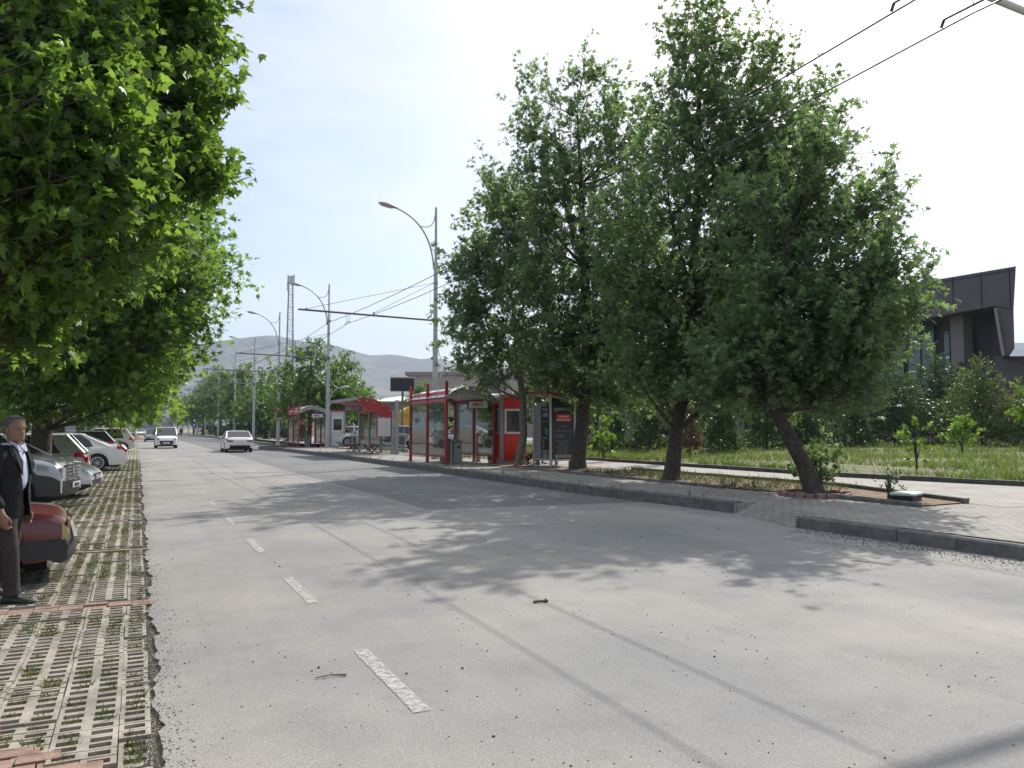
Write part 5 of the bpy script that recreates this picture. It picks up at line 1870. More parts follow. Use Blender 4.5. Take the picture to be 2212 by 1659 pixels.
class Car:
    """x forward, y to the car's left, z up; origin on the ground under the middle"""

    def __init__(s, L, W, H, top, cab, wheels, r, belt, sill=.24, nose=.13, tail=.10, mid=.97, sharp=2.6, roofw=.74):
        s.L, s.W, s.H, s.top, s.cab, s.wh, s.r, s.belt = L, W, H, top, cab, wheels, r, belt
        s.sill, s.nose, s.tail, s.sharp, s.roofw = sill, nose, tail, sharp, roofw

    def w(s, x):
        h = s.L / 2
        a = s.nose if x > 0 else s.tail
        t = max(0, (abs(x) - .55 * h) / (.45 * h))
        return s.W / 2 * (1 - a * t ** s.sharp)

    def zb(s, x):
        h = s.L / 2
        z = s.sill + .06 * max(0, (abs(x) - .8 * h) / (.2 * h)) ** 2
        for xc in s.wh:
            R = s.r + .055
            if abs(x - xc) < R:
                z = max(z, s.r - .01 + math.sqrt(R * R - (x - xc) ** 2))
        return z

    def sec(s, x):
        zt = sm(x, s.top)
        zb = s.zb(x)
        w = s.w(x)
        zs = max(zb + .10, zt - .075)
        return [(w * .965, zb), (w * .992, zb + .22 * (zs - zb)), (w, zb + .55 * (zs - zb)), (w * .988, zb + .86 * (zs - zb)), (w * .965, zs), (w * .90, zt - .015), (w * .55, zt + .012), (0, zt + .02)]

    def surf(s, x, t, side=1, off=0.0):
        """point of the body side: t runs 0 (sill) .. 7 (centre line)"""
        q = s.sec(x)
        i = min(6, int(t))
        f = t - i
        y = q[i][0] * (1 - f) + q[i + 1][0] * f
        z = q[i][1] * (1 - f) + q[i + 1][1] * f
        if t < 4.2:
            return (x, side * (y + off), z)
        return (x, side * y, z + off)

    def body(s, paint, parent, name="body"):
        h = s.L / 2
        xs = list(np.linspace(-h, h, 72))
        for xc in s.wh:
            xs += [xc + k * (s.r + .055) * f for k in (-1, 1) for f in (1.0, .995, .96, .88, .75, .55)]
        xs = sorted(set(round(x, 4) for x in xs if -h <= x <= h))
        secs = []
        for x in xs:
            q = s.sec(x)
            secs.append([(x, y, z) for y, z in q] + [(x, -y, z) for y, z in q[-2::-1]])
        m = MB()
        m.loft(secs, closed=False, caps=False)
        for i in (0, -1):
            m.add(secs[i], [tuple(range(len(secs[i])))])
        b = m.build(name, paint, parent, smooth=32)
        u = MB()
        wi = s.W / 2 - .20
        u.box(-h + .25, h - .25, -wi, wi, .17, .50)
        u.box(-h + .9, h - 1.1, -wi, wi, .51, s.belt - .12)
        u.build("underbody", M['under'], parent)
        return b

    def patch(s, name, x0, x1, t0, t1, m, parent, side=1, off=.006, nx=6, nt=4, shear=0.0):
        mb = MB()
        V = [[s.surf(min(s.L / 2, max(-s.L / 2, x0 + (x1 - x0) * i / nx + shear * j / nt)), t0 + (t1 - t0) * j / nt, side, off) for j in range(nt + 1)] for i in range(nx + 1)]
        vs = [p for r in V for p in r]
        k = nt + 1
        mb.add(vs, [(i * k + j, i * k + j + 1, (i + 1) * k + j + 1, (i + 1) * k + j) for i in range(nx) for j in range(nt)])
        return mb.build(name, m, parent, smooth=40)

    def cabin(s, paint, parent, cw=(.16, .22), bpil=(.05,)):
        """cab: x of rear base, rear roof, front roof, windscreen base"""
        xb, xr, xf, xw = s.cab
        H, z0 = s.H, s.belt
        def hw(x, z):
            f = (z - z0) / (H - z0)
            base = min(s.w(x) * .93, s.W / 2 * .93)
            return base + (s.W / 2 * s.roofw - base) * f
        n = 10
        def row(z, x0, x1):
            return [(x0 + (x1 - x0) * i / n, z) for i in range(n + 1)]
        zl = [z0 - .03, z0 + .5 * (H - z0), H - .05]
        m = MB()
        rings = []
        for z in zl:
            f = (z - z0) / (H - z0)
            xa = xb + (xr - xb) * f
            xc = xw + (xf - xw) * f
            bow = .05
            pts = []
            ws = [hw(x, z) for x, _ in row(z, xa, xc)]
            pts += [(x, w, z) for (x, _), w in zip(row(z, xa, xc), ws)]
            w1 = ws[-1]
            pts += [(xc + bow * (1 - (y / w1) ** 2), y, z) for y in np.linspace(w1, -w1, 7)[1:-1]]
            pts += [(x, -w, z) for (x, _), w in list(zip(row(z, xa, xc), ws))[::-1]]
            w0 = ws[0]
            pts += [(xa - bow * (1 - (y / w0) ** 2), y, z) for y in np.linspace(-w0, w0, 7)[1:-1]]
            rings.append(pts)
        m.loft(rings, caps=False)
        g = m.build("windows", M['carglass'], parent, smooth=35)
        # roof panel
        m = MB()
        secs = []
        for t in np.linspace(0, 1, 12):
            x = xr - .05 + (xf - xr + .10) * t
            edge = .035 * (1 - (2 * t - 1) ** 2) ** .5
            wz = s.W / 2 * s.roofw + .015
            top = H - .03 + edge
            secs.append([(x, wz, H - .07), (x, wz * .97, top - .02), (x, wz * .75, top), (x, 0, top + .012), (x, -wz * .75, top), (x, -wz * .97, top - .02), (x, -wz, H - .07)])
        m.loft(secs)
        m.build("roof", paint, parent, smooth=50)
        for sd in (1, -1):
            m = MB()
            zt = H - .05
            A0, A1 = (xw, sd * (hw(xw, z0) + .004), z0 - .02), (xf, sd * (hw(xf, zt) + .004), zt)
            C0, C1 = (xb, sd * (hw(xb, z0) + .004), z0 - .02), (xr, sd * (hw(xr, zt) + .004), zt)
            m.tube([A0, A1], [.05, .036], 6)
            m.tube([C0, C1], [.06, .045], 6)
            m.tube([A1, C1], .03, 6)
            w_ = cw
            def q(x, z, o=.009):
                return (x, sd * (hw(x, z) + o), z)
            f1 = lambda f: (xb + (xr - xb) * f)
            m.quad(q(f1(0), z0 - .02), q(f1(0) + w_[1] + .1, z0 - .02), q(f1(.5) + w_[0] + .1, (z0 + zt) / 2), q(f1(1) + w_[0] * .8, zt), q(f1(1), zt), q(f1(.5), (z0 + zt) / 2))
            for b in bpil:
                m.quad(q(b - .05, z0 - .02), q(b + .05, z0 - .02), q(b + .02, zt), q(b - .07, zt))
            m.build("window_frame", paint, parent, smooth=40)
        return hw

    def wheels(s, parent, rim=None, spokes=5):
        for xc in s.wh:
            for sd in (1, -1):
                y = sd * (s.W / 2 - .115)
                m = MB()
                m.lathe([(s.r * .66, -.09), (s.r * .93, -.10), (s.r, -.07), (s.r, .07), (s.r * .93, .10), (s.r * .66, .09)], (xc, y, s.r), 28, 'y')
                w = m.build("wheel", M['rubber'], parent, smooth=40)
                m = MB()
                R = s.r * .66
                yo = y + sd * .082
                for k in range(spokes):
                    q = 2 * math.pi * k / spokes
                    a, b = math.cos(q), math.sin(q)
                    m.bar((xc + .03 * a, yo + sd * .018, s.r + .03 * b), (xc + R * a, yo + sd * .012, s.r + R * b), .05 if spokes < 8 else .035, .02)
                m.lathe([(.055, -.02), (.05, .03)], (xc, yo, s.r), 12, 'y')
                m.tube([(xc + R * math.cos(q), yo + sd * .01, s.r + R * math.sin(q)) for q in np.linspace(0, 2 * math.pi, 25)], .018, 6, False)
                m.build("rim", rim or M['lightgrey'], w, smooth=40)
                MB().lathe([(R * .97, -.02), (R * .97, .0)], (xc, yo - sd * .03, s.r), 18, 'y').build("brake_disc", M['under'], w)

    def mirrors(s, m, parent, x, z):
        for sd in (1, -1):
            y = s.w(x) * .97
            mb = MB()
            mb.ell((x, sd * (y + .10), z), (.06, .11, .075), 10, 7)
            mb.bar((x + .02, sd * (y - .04), z - .05), (x, sd * (y + .08), z - .03), .03)
            mb.build("mirror", m, parent, smooth=60)

    def plate(s, parent, x, z, txt=None, w=.52, h=.11):
        d = 1 if x > 0 else -1
        p = MB().box(min(x, x + .018 * d), max(x, x + .018 * d), -w / 2, w / 2, z, z + h).build("number_plate", M['plate'], parent)
        if txt:
            text(txt, h * .95, M['black'], p, (x + .022 * d, 0, z + h * .17), (0, d, 0), (0, 0, 1), bold=.002, sx=.95)
        return p

    def seams(s, parent, xs, m=None):
        mb = MB()
        for x in xs:
            for sd in (1, -1):
                P = [s.surf(x, t, sd, .002) for t in np.linspace(.3, 4.6, 9)]
                mb.tube(P, .005, 4)
        mb.build("door_seams", M['under'], parent)

    def handles(s, parent, xs, m):
        for x in xs:
            for sd in (1, -1):
                p = s.surf(x, 3.2, sd, .015)
                MB().box(p[0] - .09, p[0] + .09, p[1] - .014, p[1] + .014, p[2] - .016, p[2] + .016).build("door_handle", m, parent)


PARKED = "cars parked on the left grass paver strip"


def saloon(label, loc, rz, paint, group=None, rear=True, txt=None, lod=1, L=4.65, W_=1.80, H=1.46, name="car", hatchy=False, headl=None):
    """modern four-door saloon; with hatchy a steep tail"""
    r = thing(name, label, "car", loc, rz, group)
    h = L / 2
    if not hatchy:
        top = [(-h, .80), (-h + .05, .93), (-h + .16, 1.02), (-h + .75, 1.02), (-.9, .97), (.9, .95), (h - 1.15, .93), (h - .55, .83), (h - .18, .70), (h - .03, .60), (h, .52)]
        c = Car(L, W_, H, top, (-h + .62, -h + 1.55, .30, h - 1.18), (-h + 1.0, h - .92), .325, .95)
        c.body(paint, r)
        c.cabin(paint, r, (.10, .42), (-.42,))
    else:
        top = [(-h, .72), (-h + .04, .86), (-h + .12, 1.0), (-.9, .98), (.9, .95), (h - 1.05, .95), (h - .5, .86), (h - .18, .73), (h - .03, .62), (h, .54)]
        c = Car(L, W_, H, top, (-h + .10, -h + .55, .35, h - 1.02), (-h + .72, h - .85), .315, .95, tail=.14)
        c.body(paint, r)
        c.cabin(paint, r, (.42, .46), (-.22,))
    c.wheels(r, spokes=10)
    c.mirrors(paint, r, h - 1.62, 1.02)
    c.seams(r, [-h + 1.45, -.35, .85] if not hatchy else [-.9, .1, .95])
    c.handles(r, [-.75, .35], M['chrome'] if lod else paint)
    for sd in (1, -1):
        c.patch("tail_light", -h + .005, -h + .34, 3.0, 4.35 if not hatchy else 5.1, M['taillight'], r, sd, .010)
        c.patch("headlight", h - .62, h - .05, 3.3, 4.9, headl or M['headlight'], r, sd, .010)
        # lamp faces across the ends
        MB().box(-h - .012, -h + .02, sd * W_ * .24 if sd > 0 else -W_ * .44, sd * W_ * .44 if sd > 0 else -W_ * .24, .72 if not hatchy else .70, .84).build("tail_light", M['taillight'], r)
        c.patch("bumper_lower", h - .30, h, .02, .9, M['cladding'], r, sd, .006)
    m = MB()
    m.box(h - .03, h + .012, -.62, .62, .30, .42)
    m.box(h - .02, h + .010, -.50, .50, .50, .56)
    m.build("grille", M['cladding'], r)
    m = MB()
    m.box(-h - .012, -h + .05, -.64, .64, .26, .40)
    m.build("rear_valance", M['cladding'], r)
    c.plate(r, -h - .006, .62 if not hatchy else .55, txt)
    c.plate(r, h + .012, .42, None)
    return r, c


# --- old red saloon, nose towards the road, right beside the walking man
rd = thing("red_saloon", "old boxy dark red saloon with a big black bumper beside the man", "car", (-.68 - 2.1, 10.25, 0), .09, PARKED)
h = 2.1
top = [(-h, .78), (-h + .06, .90), (-h + .8, .92), (-.7, .90), (.8, .89), (h - .95, .84), (h - .12, .745), (h - .02, .70), (h, .60)]
c = Car(4.2, 1.62, 1.42, top, (-h + .75, -h + 1.3, .25, h - 1.12), (-h + .9, h - .78), .295, .90, nose=.05, tail=.05, sharp=3.5, roofw=.76)
c.body(M['carred'], rd)
c.cabin(M['carred'], rd, (.12, .34), (-.3,))
c.wheels(rd)
c.mirrors(M['black'], rd, h - 1.4, .98)
c.seams(rd, [-.9, -.1, .75, 1.12])
m = MB()
prof = [(.0, .25), (.09, .23), (.14, .29), (.145, .42), (.115, .475), (.0, .475)]
secs = []
for t in np.linspace(-1, 1, 15):
    y = t * .83
    bx = h - .06 - .10 * abs(t) ** 4
    secs.append([(bx + a, y, z) for a, z in prof])
m.loft(secs)
for sd in (1, -1):
    m.box(h - .62, h - .03, sd * .79 - .035, sd * .79 + .035, .28, .47)
m.build("front_bumper", M['cladding'], rd, smooth=40)
MB().box(h + .04, h + .075, -.76, .80,   .478, .498).build("bumper_trim", M['grey'], rd)
m = MB()
m.box(-h - .14, -h + .1, -.82, .82, .34, .54)
m.build("rear_bumper", M['cladding'], rd)
for sd in (1, -1):
    c.patch("corner_lamp", h - .075, h - .002, 1.9, 4.0, M['amber'], rd, sd, .012)
    MB().box(h - .02, h + .004, min(sd * .40, sd * .74), max(sd * .40, sd * .74), .51, .675).build("headlight", M['amber'], rd)
m = MB()
m.box(h - .01, h + .012, -.38, .38, .51, .675)
m.build("grille", M['black'], rd)
m = MB()
m.box(h - .4, h - .2, -.5, .5, .12, .32)
m.build("lower_apron", M['under'], rd)

# --- grey off-roader with black cladding, nose towards the road
of = thing("off_roader", "pale grey off-roader with black lower cladding and slatted grille", "car", (-1.20 - 2.125, 18.75 + .387, 0), -.18, PARKED)
h = 2.16
top = [(-h, .95), (-h + .06, 1.08), (-.9, 1.10), (.85, 1.12), (h - 1.12, 1.12), (h - .55, 1.07), (h - .20, .99), (h - .06, .90), (h, .74)]
c = Car(4.32, 1.82, 1.68, top, (-h + .10, -h + .42, .40, h - 1.12), (-h + .82, h - .83), .355, 1.10, sill=.30, nose=.16, tail=.12, roofw=.78)
c.body(M['carsilver'], of)
c.cabin(M['carsilver'], of, (.5, .4), (-.15,))
c.wheels(of, M['darksteel'], 6)
c.mirrors(M['cladding'], of, h - 1.5, 1.20)
c.seams(of, [-.9, .02, .95])
for sd in (1, -1):
    c.patch("bumper_cladding", h - 1.25, h, .0, 2.35, M['cladding'], of, sd, .020, 22)
    c.patch("sill_cladding", -h + 1.3, h - 1.25, .0, 1.3, M['cladding'], of, sd, .020, 8)
    c.patch("rear_cladding", -h, -h + 1.3, .0, 1.6, M['cladding'], of, sd, .020, 22)
    c.patch("headlight", h - .40, h - .035, 2.75, 4.55, M['headlight'], of, sd, .014)
    MB().box(h - .06, h + .012, min(sd * .45, sd * .72), max(sd * .45, sd * .72), .66, .86).build("headlight", M['headlight'], of)
    c.patch("tail_light", -h + .01, -h + .2, 3.0, 5.5, M['taillight'], of, sd, .012)
m = MB()
secs = []
for t in np.linspace(-1, 1, 13):
    y = t * .80
    bx = h - .05 - .14 * abs(t) ** 3
    secs.append([(bx, y, .30), (bx + .09, y, .30), (bx + .13, y, .40), (bx + .12, y, .60), (bx + .04, y, .66), (bx, y, .66)])
m.loft(secs)
m.build("front_bumper", M['cladding'], of, smooth=40)
m = MB()
m.box(h - .03, h + .012, -.44, .44, .665, .90)
g_ = m.build("grille", M['black'], of)
m = MB()
for z in (.70, .77, .84):
    for k in range(7):
        y = -.40 + k * .117
        m.box(h + .010, h + .026, y, y + .085, z, z + .038)
m.box(h + .012, h + .034, -.05, .05, .71, .88)
m.build("grille_slat", M['chrome'], g_)
c.plate(of, h + .085, .44, "44 EE 01")

# --- white saloon nose behind it
ws, c = saloon("low white saloon parked nose out just behind the grey off-roader", (-.86 - 2.30, 21.9 + .28, 0), -.12, M['carwhite'], PARKED)
# --- silver hatchback, tail towards the road
hb, c = saloon("silver hatchback parked tail out with big red lamps between two white saloons", (-1.25 - 2.0, 26.3, 0), math.pi, M['carolive'], PARKED, L=4.0, W_=1.72, H=1.50, hatchy=True)
m = MB()
m.tube([(-2.02, 0, 1.05), (-1.80, .35, 1.25)], .012, 5)
m.build("rear_wiper", M['black'], hb)
# --- white saloon, tail towards the road
w5, c = saloon("white saloon parked tail out with ten spoke wheels beyond the silver hatchback", (-.34 - 2.32, 34.9, 0), math.pi, M['carwhite'], PARKED)
b6, c = saloon("black hatchback parked tail out beyond the second white saloon", (-1.0 - 2.0, 46.5, 0), math.pi, M['cardark'], PARKED, L=4.1, W_=1.75, H=1.52, hatchy=True)
w7, c = saloon("tall white hatchback parked tail out far along the strip", (-.2 - 2.1, 63, 0), math.pi, M['carwhite'], PARKED, L=4.3, W_=1.8, H=1.66, hatchy=True)
dup(w7, "second tall white hatchback, the last one before the earth heap", (-.6 - 2.1, 92, 0))
# --- the white car cut by the left edge of the view
w0, c = saloon("white car whose tail corner is cut by the photo's left edge", (-.49 - 2.0, 3.12, 0), math.pi, M['carwhite'], PARKED, L=4.0, W_=1.72, H=1.48, hatchy=True)

for ch in list(w0.children):
    if ch.name.startswith("tail_light"):
        bpy.data.objects.remove(ch)
for sd in (1, -1):
    MB().box(-2.012, -1.96, min(sd * .55, sd * .78), max(sd * .55, sd * .78), .36, .44).build("reflector", M['taillight'], w0)
    c.patch("reflector", -1.99, -1.80, .75, 1.25, M['taillight'], w0, sd, .01)

# --- moving traffic
ms_, c = saloon("white saloon driving away in the right lane, seen from behind", (6.35, 58.5, 0), math.pi / 2, M['carwhite'], "cars driving on the road", L=4.5, W_=1.84, H=1.47)
m = MB()
m.box(-2.262, -2.20, -.66, .66, .30, .50)
m.build("rear_bumper_insert", M['cladding'], ms_)

vn = thing("minivan", "small white minivan driving towards the viewer", "van", (2.2, 72.0, 0), -math.pi / 2, "cars driving on the road")
h = 1.98
top = [(-h, 1.0), (-h + .05, 1.14), (-.8, 1.16), (.6, 1.14), (h - .95, 1.10), (h - .40, .98), (h - .12, .84), (h - .02, .72), (h, .60)]
c = Car(3.96, 1.72, 1.74, top, (-h + .06, -h + .22, .42, h - .72), (-h + .72, h - .78), .30, 1.12, nose=.17, tail=.06, roofw=.80)
c.body(M['carwhite'], vn)
c.cabin(M['carwhite'], vn, (.5, .5), (.05,))
c.wheels(vn)
c.mirrors(M['cladding'], vn, h - .95, 1.15)
c.seams(vn, [-.6, .3, 1.0])
for sd in (1, -1):
    c.patch("headlight", h - .42, h - .03, 3.6, 5.2, M['headlight'], vn, sd, .012)
    MB().box(h - .05, h + .010, min(sd * .52, sd * .74), max(sd * .52, sd * .74), .74, .84).build("headlight", M['headlight'], vn)
    c.patch("tail_light", -h + .01, -h + .12, 3, 5, M['taillight'], vn, sd, .01)
m = MB()
secs = []
m.loft([[(h + .02, -.54, .62), (h + .02, .54, .62), (h + .02, .44, .32), (h + .02, -.44, .32)], [(h - .05, -.54, .62), (h - .05, .54, .62), (h - .05, .44, .32), (h - .05, -.44, .32)]])
m.build("grille", M['black'], vn)
c.plate(vn, h + .02, .40)
g5, c = saloon("dark blue grey car following behind the white minivan", (1.75, 108, 0), -math.pi / 2, M['cargrey'], "cars driving on the road", H=1.58)
w9, c = saloon("tiny white car on the road far beyond the earth heap", (.7, 190, 0), -math.pi / 2, M['carwhite'], "cars driving on the road")
w10, c = saloon("tiny grey car standing at the far left past the earth heap", (-2.6, 178, 0), -.5, M['cargrey'], "cars driving on the road")

# --- cars in the yard behind the shelters
YARD = "cars parked in the yard behind the bus stop"


def yard_car(label, u, d, rz, paint, hat=False, H=1.48):
    p = at(u, 925, d)
    return saloon(label, (float(p[0]), float(p[1]), .33), rz, paint, YARD, hatchy=hat, H=H, L=4.1 if hat else 4.6)[0]


yard_car("silver saloon in the yard seen through the middle shelter", 800, 57, 2.6, M['carsilver'])
yard_car("white car in the yard at the left of the middle shelter", 765, 64, 2.4, M['carwhite'])
yard_car("grey saloon in the yard between the middle shelter and the truck", 868, 55, 2.5, M['cargrey'])
yard_car("dark hatchback in the yard seen through the nearest shelter's front", 925, 50, -2.2, M['cardark'], True, 1.6)
yard_car("pale car in the yard framed between two red shelter posts", 1000, 50, 2.6, M['carsilver'])

# --- yellow tipper truck
p = at(862, 925, 74)
tr = thing("tipper_truck", "white cabbed dump truck with a yellow tipping body in the yard", "truck", (float(p[0]), float(p[1]), .33), -.12)
m = MB()
m.prism([(-3.4, -1.2, 1.15), (1.0, -1.2, 1.15), (1.3, -1.2, 2.0), (1.25, -1.2, 3.0), (1.75, -1.2, 3.35), (1.7, -1.2, 3.45), (.6, -1.2, 3.25), (.2, -1.2, 2.9), (-3.6, -1.2, 2.7)], (0, 2.4, 0))
tb = m.build("tipping_body", M['yellow'], tr)
m = MB()
for x in (-2.8, -1.9, -1.0, -.1, .7):
    m.box(x, x + .12, -1.28, -1.2, 1.2, 2.72)
m.box(-3.5, 1.2, -1.29, -1.2, 2.62, 2.75)
m.build("rib", M['yellow'], tb)
m = MB()
m.prism([(1.55, -1.15, .75), (3.55, -1.15, .75), (3.62, -1.15, 1.7), (3.35, -1.15, 2.85), (3.1, -1.15, 2.98), (1.55, -1.15, 2.98)], (0, 2.3, 0))
cb = m.build("cab", M['carwhite'], tr)
m = MB()
m.prism([(2.15, -1.165, 1.78), (3.42, -1.165, 1.78), (3.22, -1.165, 2.72), (2.15, -1.165, 2.72)], (0, .02, 0))
m.prism([(3.60, -1.0, 1.80), (3.605, -1.0, 1.82), (3.37, -1.0, 2.75), (3.36, -1.0, 2.75)], (0, 2.0, 0))
m.build("window", M['carglass'], cb)
MB().box(1.5, 3.2, -1.1, 1.1, 2.98, 3.10).build("visor", M['carwhite'], cb)
MB().box(2.3, 2.42, -1.18, -1.15, 1.35, 1.50).build("door_handle", M['black'], cb)
m = MB()
m.tube([(2.8 + .68 * math.cos(q), -1.16, .5 + .68 * math.sin(q)) for q in np.linspace(.1, math.pi - .1, 10)], .06, 6)
m.build("mudguard", M['carwhite'], cb)
m = MB()
m.box(-3.3, 3.4, -.45, .45, .7, 1.12)
m.build("chassis", M['under'], tr)
for x in (2.8, -1.4, -2.6):
    for sd in (-1, 1):
        m = MB()
        m.lathe([(.3, -.14), (.5, -.15), (.52, -.1), (.52, .1), (.5, .15), (.3, .14)], (x, sd * 1.0, .52), 20, 'y')
        w = m.build("wheel", M['rubber'], tr, smooth=40)
        MB().lathe([(.29, -.10), (.29, .10)], (x, sd * 1.0, .52), 14, 'y').build("rim", M['lightgrey'], w)

# ================================================================== PEOPLE
def skinned(name, chains, mat_, parent, sub=2):
    """grow one continuous surface over connected chains of (point, radius or (rx, ry))"""
    vs, es, rs, idx = [], [], [], {}
    for ch in chains:
        prev = None
        for p, q in ch:
            k = tuple(round(c, 4) for c in p)
            if k not in idx:
                idx[k] = len(vs)
                vs.append(p)
                rs.append(q if hasattr(q, '__len__') else (q, q))
            i = idx[k]
            if prev is not None and prev != i:
                es.append((prev, i))
            prev = i
    me = bpy.data.meshes.new(name)
    me.from_pydata(vs, es, [])
    o = bpy.data.objects.new(name, me)
    C.objects.link(o)
    mod = o.modifiers.new("skin", 'SKIN')
    mod.use_smooth_shade = True
    for i, v in enumerate(me.skin_vertices[0].data):
        v.radius = rs[i]
        v.use_root = (i == 0)
    ss = o.modifiers.new("sub", 'SUBSURF')
    ss.levels = ss.render_levels = sub
    dg = bpy.context.evaluated_depsgraph_get()
    out = bpy.data.meshes.new_from_object(o.evaluated_get(dg))
    bpy.data.objects.remove(o)
    out.materials.clear()
    out.materials.append(mat_)
    out.polygons.foreach_set('use_smooth', [True] * len(out.polygons))
    if parent is None:
        return out
    return link(name, out, parent)


def head_mesh(mb, o, yaw, sc=1.0):
    """head with brow, eye hollows, nose, lips, chin and ears; faces +x before turning by yaw"""
    ca, sa = math.cos(yaw), math.sin(yaw)
    tr_ = lambda x, y, z: (o[0] + sc * (x * ca - y * sa), o[1] + sc * (x * sa + y * ca), o[2] + sc * z)
    secs = []
    rows = [(-.115, .050, .052, .010), (-.105, .068, .058, .020), (-.085, .083, .064, .020), (-.06, .090, .068, .012), (-.03, .093, .071, .006), (0, .095, .074, 0), (.03, .098, .076, -.002), (.06, .098, .077, -.006), (.09, .088, .070, -.010), (.112, .064, .052, -.012), (.125, .030, .026, -.012)]
    n = 26
    for z, rx, ry, cx in rows:
        row = []
        for k in range(n):
            q = 2 * math.pi * k / n
            x, y = cx + rx * math.cos(q), ry * math.sin(q)
            f = max(0, math.cos(q))
            if f > 0:
                nose = math.exp(-(y / .013) ** 2) * (.026 * math.exp(-((z + .035) / .018) ** 2) + .012 * math.exp(-((z + .01) / .02) ** 2))
                eye = -.011 * math.exp(-((abs(y) - .032) / .014) ** 2) * math.exp(-((z - .005) / .012) ** 2)
                brow = .006 * math.exp(-((z - .027) / .010) ** 2) * math.exp(-(y / .055) ** 4)
                lip = .006 * math.exp(-((z + .066) / .008) ** 2) * math.exp(-(y / .022) ** 2) + .005 * math.exp(-((z + .08) / .007) ** 2) * math.exp(-(y / .02) ** 2)
                chin = .008 * math.exp(-((z + .105) / .012) ** 2) * math.exp(-(y / .025) ** 2)
                x += f * (nose + eye + brow + lip + chin)
            row.append(tr_(x, y, z))
        secs.append(row)
    # finer rows by linear blending
    fine = []
    for a, b in zip(secs, secs[1:]):
        for t in (0, .5):
            fine.append([tuple(np.array(p) * (1 - t) + np.array(q_) * t) for p, q_ in zip(a, b)])
    fine.append(secs[-1])
    mb.loft(fine)
    for sd in (1, -1):
        q = MB().ell((-.008, sd * .077, -.005), (.022, .010, .034), 10, 8)
        mb.add([tr_(*v) for v in q.v], q.f)


